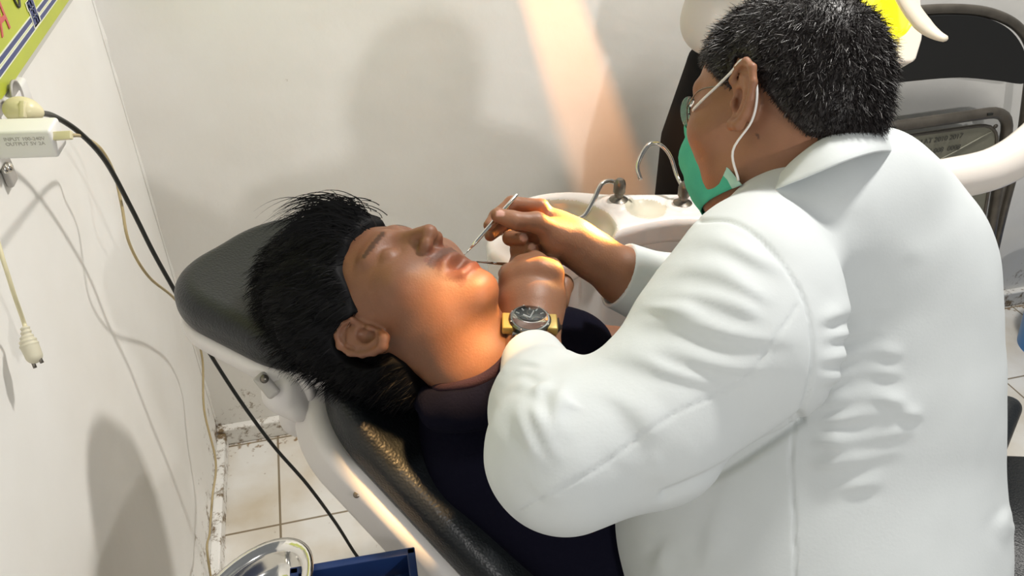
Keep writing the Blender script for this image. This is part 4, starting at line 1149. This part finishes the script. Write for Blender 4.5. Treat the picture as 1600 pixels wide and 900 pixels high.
# added slotted plates: they shape the spot into a warm strip on the wall
sA_, sB_ = on_plane(862, 0, 1, YB), on_plane(955, 290, 1, YB); m1 = unit(np.cross(sA_ - STRIP_SPOT, sB_ - STRIP_SPOT)); sd_ = unit((sA_ + sB_) / 2 - STRIP_SPOT)
tv = unit(np.cross(m1, sd_)); SA = np.stack([m1, tv, sd_])
for s_ in (-1, 1):
    V, F = box(STRIP_SPOT + sd_ * .045 + m1 * s_ * (.0300 + .0042), (.0300, .050, .0006), SA); mesh('added_slot_plate', V, F, M['dull_steel'], lamp, smooth=False)
V, F = box(STRIP_SPOT - sd_ * .035 + np.array([0, 0, .012]), (.062, .030, .030), SA, .010); mesh('added_slot_housing', V, F, M['arm'], lamp)
V, F = tube(smooth_line([STRIP_SPOT - sd_ * .05 + np.array([0, 0, .03]), P(1130, -230, 1.13), P(1280, -260, 1.18), P(1440, -190, 1.24)], 6), .010, 12); mesh('added_slot_rod', V, F, M['arm'], lamp)
# articulated support of the lamp, above the frame
V, F = tube(W(smooth_line([L(1410, -60, 1.22), L(1440, -190, 1.24), L(1560, -240, 1.26), L(1700, -130, 1.30)], 6)), .016, 14); mesh('support_arm', V, F, M['arm'], lamp)

# ================================================================== WOMAN STANDING BY THE WALL
WD = 1.66
wbase = P(1200, 200, WD)
woman = thing('person', 'person in pale top and black skirt standing by the wall behind the dentist', 'person', (wbase[0], wbase[1], 0))
def U3(x, y, z): return np.array([wbase[0] + x, wbase[1] + y, z])
WHD = None
def woman_body(p):
    d = chain(p, [U3(0, 0, .95), U3(0, 0, 1.20), U3(0, 0, 1.32)], [.12, .12, .09], .06)
    d = smin(d, chain(p, [U3(0, 0, 1.30), U3(0, 0, 1.44)], [.05, .045], .02), .03)
    q = (p - U3(0, 0, 1.53)); q = q @ np.array([[-1, 0, 0], [0, -1, 0], [0, 0, 1.0]])
    d = smin(d, near(q, (0, 0, 0), .15, lambda a: head_local(a)), .01)
    for s in (-1, 1):
        d = smin(d, chain(p, [U3(s * .15, 0, 1.30), U3(s * .15, .0, 1.14), U3(s * .09, -.13, 1.12)], [.04, .035, .025], .02), .03)
        c = U3(s * .09, -.13, 1.12); e = U3(s * .03, -.16, 1.13)
        d = smin(d, cap_(p, c, e, .022, .018), .02)
        for i in range(4): d = smin(d, cap_(p, e, e + np.array([-s * .055, -.01, .02 - .014 * i]), .009, .007), .003)
        d = smin(d, cap_(p, c, c + np.array([-s * .04, -.02, .035]), .010, .008), .004)
        d = smin(d, chain(p, [U3(s * .08, 0, .92), U3(s * .09, 0, .50), U3(s * .09, .02, .09)], [.08, .05, .035], .03), .05)
    return d
V, F = grow(woman_body, U3(-.35, -.30, -.02), U3(.35, .2, 1.75), .006)
mesh('body', V, F, M['skin'], woman, colors=skin_colors(V, (.38, .20, .12)))
def skirt(p):
    q = p - U3(0, 0, 0); r = np.interp(q[:, 2], [0, .12, .6, .9, 1.06], [.24, .235, .222, .225, .19])
    th = np.arctan2(q[:, 1], q[:, 0]); rad = np.sqrt((q[:, 0]) ** 2 + (q[:, 1] * 1.35) ** 2)
    d = (rad - r + .005 * np.sin(th * 11) * (1.1 - q[:, 2])) * .75
    return smax(smax(d, q[:, 2] - 1.08, .02), .10 - q[:, 2], .01)
V, F = grow(skirt, U3(-.35, -.3, .05), U3(.35, .3, 1.15), .008); mesh('skirt', V, F, M['black_cloth'], woman)
def blouse(p):
    d = chain(p, [U3(0, 0, 1.05), U3(0, 0, 1.22), U3(0, 0, 1.32)], [.145, .14, .10], .06)
    for s in (-1, 1): d = smin(d, chain(p, [U3(s * .14, 0, 1.30), U3(s * .155, .0, 1.15), U3(s * .09, -.12, 1.12)], [.065, .06, .045], .02), .04)
    return smax(d, 1.06 - p[:, 2] - .02 * np.sin(p[:, 0] * 22), .02)
V, F = grow(blouse, U3(-.35, -.35, .85), U3(.35, .3, 1.48), .006); mesh('blouse', V, F, M['white_cloth'], woman)
def scarf(p):
    c = U3(0, 0, 1.53); d = ell(p, c + np.array([0, .015, .0]), (.105, .125, .135)); d = smin(d, ell(p, U3(0, 0, 1.30), (.17, .14, .14)), .06)
    d = smax(d, -ell(p, c + np.array([0, -.10, -.005]), (.062, .09, .085)), .01)
    return d
V, F = grow(scarf, U3(-.3, -.3, 1.1), U3(.3, .3, 1.75), .006); mesh('headscarf', V, F, M['white_cloth'], woman)

# ================================================================== LEFT WALL: SIGN, SOCKETS, CABLES
def LW(x, y, off=0.0): return on_plane(x, y, 0, XL + off)
e0 = LW(0, 152); e1_ = LW(100, 1); zs = (e0[2] + e1_[2]) / 2
sign = thing('sign_board', 'yellow-green sign board with blue stripes high on the left wall', 'sign', (XL, e0[1], zs))
y0, y1 = e0[1] - .45, e1_[1] + .25
V, F = box((XL + .006, (y0 + y1) / 2, zs + .25), (.006, (y1 - y0) / 2, .25)); mesh('backing', V, F, M['board_edge'], sign, smooth=False)
V, F = box((XL + .0128, (y0 + y1) / 2, zs + .254), (.0008, (y1 - y0) / 2 - .004, .246)); board = mesh('printed_face', V, F, M['green'], sign, smooth=False)
def s_at(x, y): p = on_plane(x, y, 0, XL + .0138); return p[1], p[2]
for pa, pb, wd, mm in (((0, 100), (66, 3), .0050, 'w'), ((0, 118), (80, 3), .0050, 'w'), ((0, 100), (66, 3), .0030, 'b'), ((0, 118), (80, 3), .0030, 'b')):
    ya, za = s_at(*pa); yb, zb = s_at(*pb); zc = (za + zb) / 2
    V, F = box((XL + (.0139 if mm == 'w' else .0142), (y0 + y1) / 2, zc), (.0002, (y1 - y0) / 2 - .004, wd)); mesh('stripe', V, F, M['print_white'] if mm == 'w' else M['print_blue'], board, smooth=False)
ye, ze = s_at(52, 22)
for dy, dz, a, b in ((-.012, .002, .004, .016), (.0, .004, .004, .018), (.012, .002, .004, .016), (-.003, .015, .017, .004), (.004, -.009, .017, .004), (.0, .003, .010, .003)):
    V, F = box((XL + .0146, ye + dy, ze + dz), (.0003, a + .002, b + .002)); mesh('emblem_edge', V, F, M['print_white'], board, smooth=False)
    V, F = box((XL + .0150, ye + dy, ze + dz), (.0003, a * .75, b * .9)); mesh('emblem_bar', V, F, M['print_blue'], board, smooth=False)
yr, zr = s_at(0, 45)
text_mesh('red_lettering', 'USDA', (XL + .0145, s_at(0, 46)[0] - .13, s_at(10, 36)[1] - .008), (0, 1, 0), (0, 0, 1), .065, M['print_red'], board, italic=.3)
yo, zo = s_at(27, 6)
ringp = [(XL + .015, yo + .012 * math.cos(t), zo + .02 + .024 * math.sin(t)) for t in np.linspace(0, 2 * math.pi, 25)]
V, F = tube(ringp, .0016, 6); mesh('oval_mark', V, F, M['print_dark'], board)
# socket strip under it
sA = LW(0, 205); sB = LW(34, 128)
zc = (LW(12, 165)[2]); ys0 = LW(0, 215)[1] - .22; ys1 = LW(24, 146)[1]
strip_o = thing('power_strip', 'white socket strip mounted on the left wall under the sign', 'power strip', (XL, (ys0 + ys1) / 2, zc))
V, F = box((XL + .010, (ys0 + ys1) / 2, zc), (.010, (ys1 - ys0) / 2, .023), np.eye(3), .006); mesh('body', V, F, M['white_plastic'], strip_o)
for px_, py_ in ((28, 150), (9, 182)):
    c = LW(px_, py_, .0210); V, F = lathe((c[0] - .002, c[1], c[2]), (1, 0, 0), [(.0200, 0), (.0200, .003), (.0175, .003), (.0170, .0005), (.0001, .0005)], 28); mesh('socket', V, F, M['grey_plastic'], strip_o)
V, F = lathe(LW(10, 262, .012), (1, 0, 0), [(.006, 0), (.0065, .004), (.003, .007), (.0001, .007)], 14); mesh('screw', V, F, M['steel'], strip_o)
tab = thing('mounting_hook', 'small grey wall bracket with a screw under the white charger', 'bracket', LW(10, 262))
V, F = box(LW(8, 255, .006), (.004, .012, .028), np.eye(3), .003); mesh('plate', V, F, M['grey_plastic'], tab)
V, F = lathe(LW(5, 264, .010), (1, 0, 0), [(.006, 0), (.006, .004), (.003, .006), (.0001, .006)], 14); mesh('screw', V, F, M['steel'], tab)

# cream plug
D1 = (LW(30, 170, .05) - CAM) @ FW
plug = thing('power_plug', 'cream round plug with black cable pushed into the socket strip', 'plug', P(35, 172, D1))
def f_plug(p):
    d = ell(p, L(30, 172, D1), (.0165, .0150, .017)); d = smin(d, ell(p, L(45, 174, D1 - .004), (.0125, .0125, .013)), .012)
    return smin(d, cap_(p, L(48, 174, D1), L(59, 176, D1), .0095, .006), .006)
c = L(40, 172, D1); V, F = grow(f_plug, c - .045, c + .045, .0012); plg = mesh('plug_body', W(V), F, M['cream'], plug)
V, F = box(P(36, 171, D1 - .0165), (.003, .0095, .003), np.stack([ww(np.array([1, 0, 0])), ww(np.array([0, 1, 0])), ww(np.array([0, 0, 1]))]), .001); mesh('grip_ridge', V, F, M['cream'], plg)
# white charger block, sticking out of the strip towards the room
D2 = (LW(40, 220, .07) - CAM) @ FW
ch = thing('charger', 'white block charger plugged in below the cream plug', 'charger', P(50, 222, D2))
fr_ = [L(-30, 196, D2), L(70, 190, D2), L(78, 196, D2 - .002), L(82, 215, D2 - .006), L(97, 238, D2 - .010), L(96, 240, D2 - .010), L(12, 246, D2 - .010), L(-40, 248, D2 - .01)]
q1 = unit([1, .055, -.12]); q2 = unit(np.array([0, .75, .65]) - q1 * (np.array([0, .75, .65]) @ q1)); q3 = np.cross(q1, q2)
cc = L(2, 217, D2 - .012)
V, F = box(W(cc), (.058, .0165, .0155), np.stack([ww(q1), ww(q2), ww(q3)]), .0035)
mesh('case', V, F, M['white_plastic'], ch)
fd = q3 if q3[1] < 0 else -q3
text_mesh('fine_print', 'INPUT 100-240V\nOUTPUT 5V 2A', W(cc + fd * .0158 + q1 * .010 + q2 * .006), ww(q1), ww(q2), .0058, M['grey_plastic'], ch, ext=.0001)
# usb plug and thin cable
V, F = box(P(97, 212, D2 - .016), (.0105, .0045, .0030), np.stack([ww(unit([1, .06, 0])), ww(unit([-.06, 1, 0])), ww(np.array([0, 0, 1.0]))]), .001)
usb = thing('charging_cable', 'yellowed thin charging cable hanging from the white charger', 'cable', P(110, 212, D2 - .016))
mesh('connector', V, F, M['cream'], usb)
def wallcable(spec):
    out = []
    for x, y, off in spec: out.append(LW(x, y, off))
    return out
kc = [P(110, 211, D2 - .016), LW(130, 214, .06), LW(157, 232, .07), LW(178, 270, .075), LW(190, 320, .08), LW(202, 380, .08), LW(232, 432, .08), LW(272, 466, .075), LW(300, 505, .07), LW(316, 560, .065), LW(319, 640, .055), LW(337, 720, .065), LW(332, 775, .055), LW(328, 830, .05), LW(326, 880, .05)]
kc.append(np.array([kc[-1][0], kc[-1][1] - .1, .004])); kc.append(kc[-1] + np.array([.1, -.2, 0]))
V, F = tube(smooth_line(kc, 8), .0023, 8); mesh('cord', V, F, M['olive'], usb)
bc_ = thing('power_cable', 'thick black power cable running from the cream plug down to the floor', 'cable', P(60, 176, D1))
fl = on_plane(605, 925, 2, .012)
kb = [P(57, 176, D1), LW(85, 182, .065), LW(125, 208, .075), LW(165, 252, .085), LW(205, 325, .09), LW(240, 395, .10), LW(275, 458, .11)]
dk = (kb[-1] - CAM) @ FW; dfl = (on_plane(575, 890, 2, .02) - CAM) @ FW
for i_, (x, y) in enumerate([(312, 525), (345, 580), (385, 640), (430, 700), (480, 757), (525, 818), (560, 872)]): kb.append(P(x, y, dk + (dfl - dk) * (i_ + 1) / 7.5))
kb += [fl, fl + np.array([.2, -.1, 0])]
V, F = tube(smooth_line(kb, 8), .0036, 10); mesh('cord', V, F, M['black_plastic'], bc_)
# loose two-pin plug dangling on the wall
D3 = (LW(50, 540, .035) - CAM) @ FW
lp = thing('loose_plug', 'unplugged two-pin cream plug dangling against the left wall', 'plug', P(50, 540, D3))
def f_lp(p):
    d = cap_(p, L(40, 515, D3), L(43, 530, D3), .0048, .0062); d = smin(d, cap_(p, L(46, 540, D3), L(53, 556, D3), .0095, .0088), .006)
    q = (p - L(48, 540, D3)) @ unit([.35, -.94, 0]); return d + .0006 * np.sin(q * 1300) * (q < .0)
c = L(47, 538, D3); V, F = grow(f_lp, c - .04, c + .04, .0011); lpo = mesh('plug_body', W(V), F, mat('aged_cream_plastic', (.62, .58, .44), .4), lp)
for a, b in (((50, 562), (55, 575)), ((60, 556), (66, 567))):
    V, F = tube([P(*a, D3), P((a[0] + b[0]) / 2, (a[1] + b[1]) / 2, D3), P(*b, D3)], [.0028, .0020, .0020], 10); mesh('pin', V, F, M['dull_steel'], lpo)
V, F = tube(smooth_line([LW(-60, 320, .03), LW(-12, 360, .03), LW(6, 410, .035), LW(22, 460, .035), P(36, 500, D3), P(40, 514, D3)], 6), .0024, 8); mesh('cord', V, F, M['cream'], lp)

# ================================================================== TROLLEY WITH STEEL DISH AND BLUE TRAY
ZD = .80
dc = on_plane(386, 946, 2, ZD)
dish = thing('kidney_dish', 'polished oval steel dish at the bottom edge beside the blue tray', 'dish', dc)
ex_ = unit(np.array([*(on_plane(290, 1010, 2, ZD) - on_plane(420, 860, 2, ZD))[:2], 0])); 
def oval(rx, ry, z, n=48): 
    yv = np.array([-ex_[1], ex_[0], 0]); return [dc + ex_ * rx * math.cos(t) * (1.0) + yv * ry * math.sin(t) + np.array([0, 0, z]) for t in np.linspace(0, 2 * math.pi, n, endpoint=False)]
rowsd = [oval(.0935, .0560, .000), oval(.0940, .0565, .003), oval(.0910, .0535, .0035), oval(.0810, .0445, .001), oval(.0790, .0430, -.004), oval(.0740, .0390, -.024), oval(.0640, .030, -.030), oval(.03, .012, -.031), oval(.001, .001, -.031)]
V, F = strip([np.array(r) for r in rowsd], 0, closed=True); solid(mesh('bowl', V, F, M['steel'], dish), .0012)
ZB = .79
tr = [on_plane(448, 892, 2, ZB), on_plane(648, 858, 2, ZB)]
tx = unit(tr[1] - tr[0]); ty = np.array([tx[1], -tx[0], 0]); ty = ty if ty[1] < 0 else -ty
ln_ = np.linalg.norm(tr[1] - tr[0])
tray = thing('instrument_tray', 'dark blue rectangular tray at the bottom edge beside the steel dish', 'tray', tr[0] * .5 + tr[1] * .5 + ty * .1 - np.array([0, 0, .035]))
TW, TD = ln_ - .004, .26
tc0 = tr[1] - tx * TW / 2 + ty * TD / 2
A3 = np.stack([tx, ty, [0, 0, 1.0]])
V, F = box(tc0 - np.array([0, 0, .034]), (TW / 2, TD / 2, .003), A3, .001); mesh('tray_floor', V, F, M['blue'], tray)
for c_, h_ in ((tc0 - ty * (TD / 2 - .004) - np.array([0, 0, .016]), (TW / 2, .005, .020)), (tc0 + ty * (TD / 2 - .004) - np.array([0, 0, .016]), (TW / 2, .005, .020)), (tc0 - tx * (TW / 2 - .005) - np.array([0, 0, .016]), (.005, TD / 2, .020)), (tc0 + tx * (TW / 2 - .005) - np.array([0, 0, .016]), (.005, TD / 2, .020))):
    V, F = box(c_, h_, A3, .0015); mesh('tray_rim', V, F, M['blue'], tray)
ct = tc0 - tx * .10 + ty * .06
cart = thing('instrument_trolley', 'steel trolley carrying the blue tray and the steel dish', 'trolley', (ct[0], ct[1], 0))
V, F = box(np.array([ct[0], ct[1], ZB - .0465]), (.20, .14, .008), A3, .004); mesh('top_shelf', V, F, M['steel'], cart)
V, F = box(np.array([ct[0], ct[1], .25]), (.19, .13, .008), A3, .004); mesh('lower_shelf', V, F, M['steel'], cart)
for sx_ in (-1, 1):
    for sy_ in (-1, 1):
        b_ = np.array([ct[0], ct[1], 0]) + tx * .18 * sx_ + ty * .12 * sy_
        V, F = tube([b_ + np.array([0, 0, .04]), b_ + np.array([0, 0, ZB - .05])], .009, 12); lg = mesh('leg', V, F, M['steel'], cart)
        V, F = lathe(b_ + np.array([0, 0, .025]) - tx * .01, tx, [(.024, 0), (.025, .004), (.025, .016), (.024, .02)], 18); mesh('caster', V, F, M['black_plastic'], lg)

# ================================================================== RIGHT EDGE: BLUE BIN, BLACK STOOL
bb = on_plane(1645, 545, 2, 0.0)
bin_ = thing('waste_bin', 'bright blue plastic bin on the floor at the right edge by the wall', 'bin', bb)
V, F = lathe(bb, (0, 0, 1), [(.0001, .0), (.10, 0), (.135, .26), (.148, .265), (.148, .28), (.130, .28), (.096, .01), (.0001, .01)], 40); auto_sharp(mesh('bucket', V, F, M['bright_blue'], bin_))
st = P(1690, 800, 1.35)
stool = thing('office_stool', 'black padded stool with low back at the right edge behind the dentist', 'stool', (st[0], st[1], 0))
zs_ = .40
V, F = lathe((st[0], st[1], zs_), (0, 0, 1), [(.0001, 0), (.17, 0), (.19, .02), (.19, .05), (.17, .07), (.0001, .075)], 40); mesh('seat', V, F, M['vinyl'], stool)
stf = np.array([st[0], st[1], .47])
def f_sb(p): return slab(p, stf + np.array([-.10, .12, .06]), np.stack([unit([.8, .6, 0]), [0, 0, 1.0], unit([-.6, .8, 0])]), .17, .07, .022, .06, .02)
V, F = grow(f_sb, stf - .35, stf + .35, .008); mesh('backrest', V, F, M['vinyl'], stool)
V, F = tube([(st[0], st[1], .06), (st[0], st[1], zs_)], .025, 16); mesh('column', V, F, M['chrome'], stool)
for i in range(5):
    a = i * 2 * math.pi / 5; e_ = np.array([st[0] + .24 * math.cos(a), st[1] + .24 * math.sin(a), .05])
    V, F = tube([(st[0], st[1], .08), e_], [.02, .014], 10); lg = mesh('leg', V, F, M['chrome'], stool)
    V, F = lathe(e_ - np.array([0, 0, .024]) - np.array([.01, 0, 0]), (1, 0, 0), [(.024, 0), (.025, .004), (.025, .016), (.024, .02)], 16); mesh('caster', V, F, M['black_plastic'], lg)
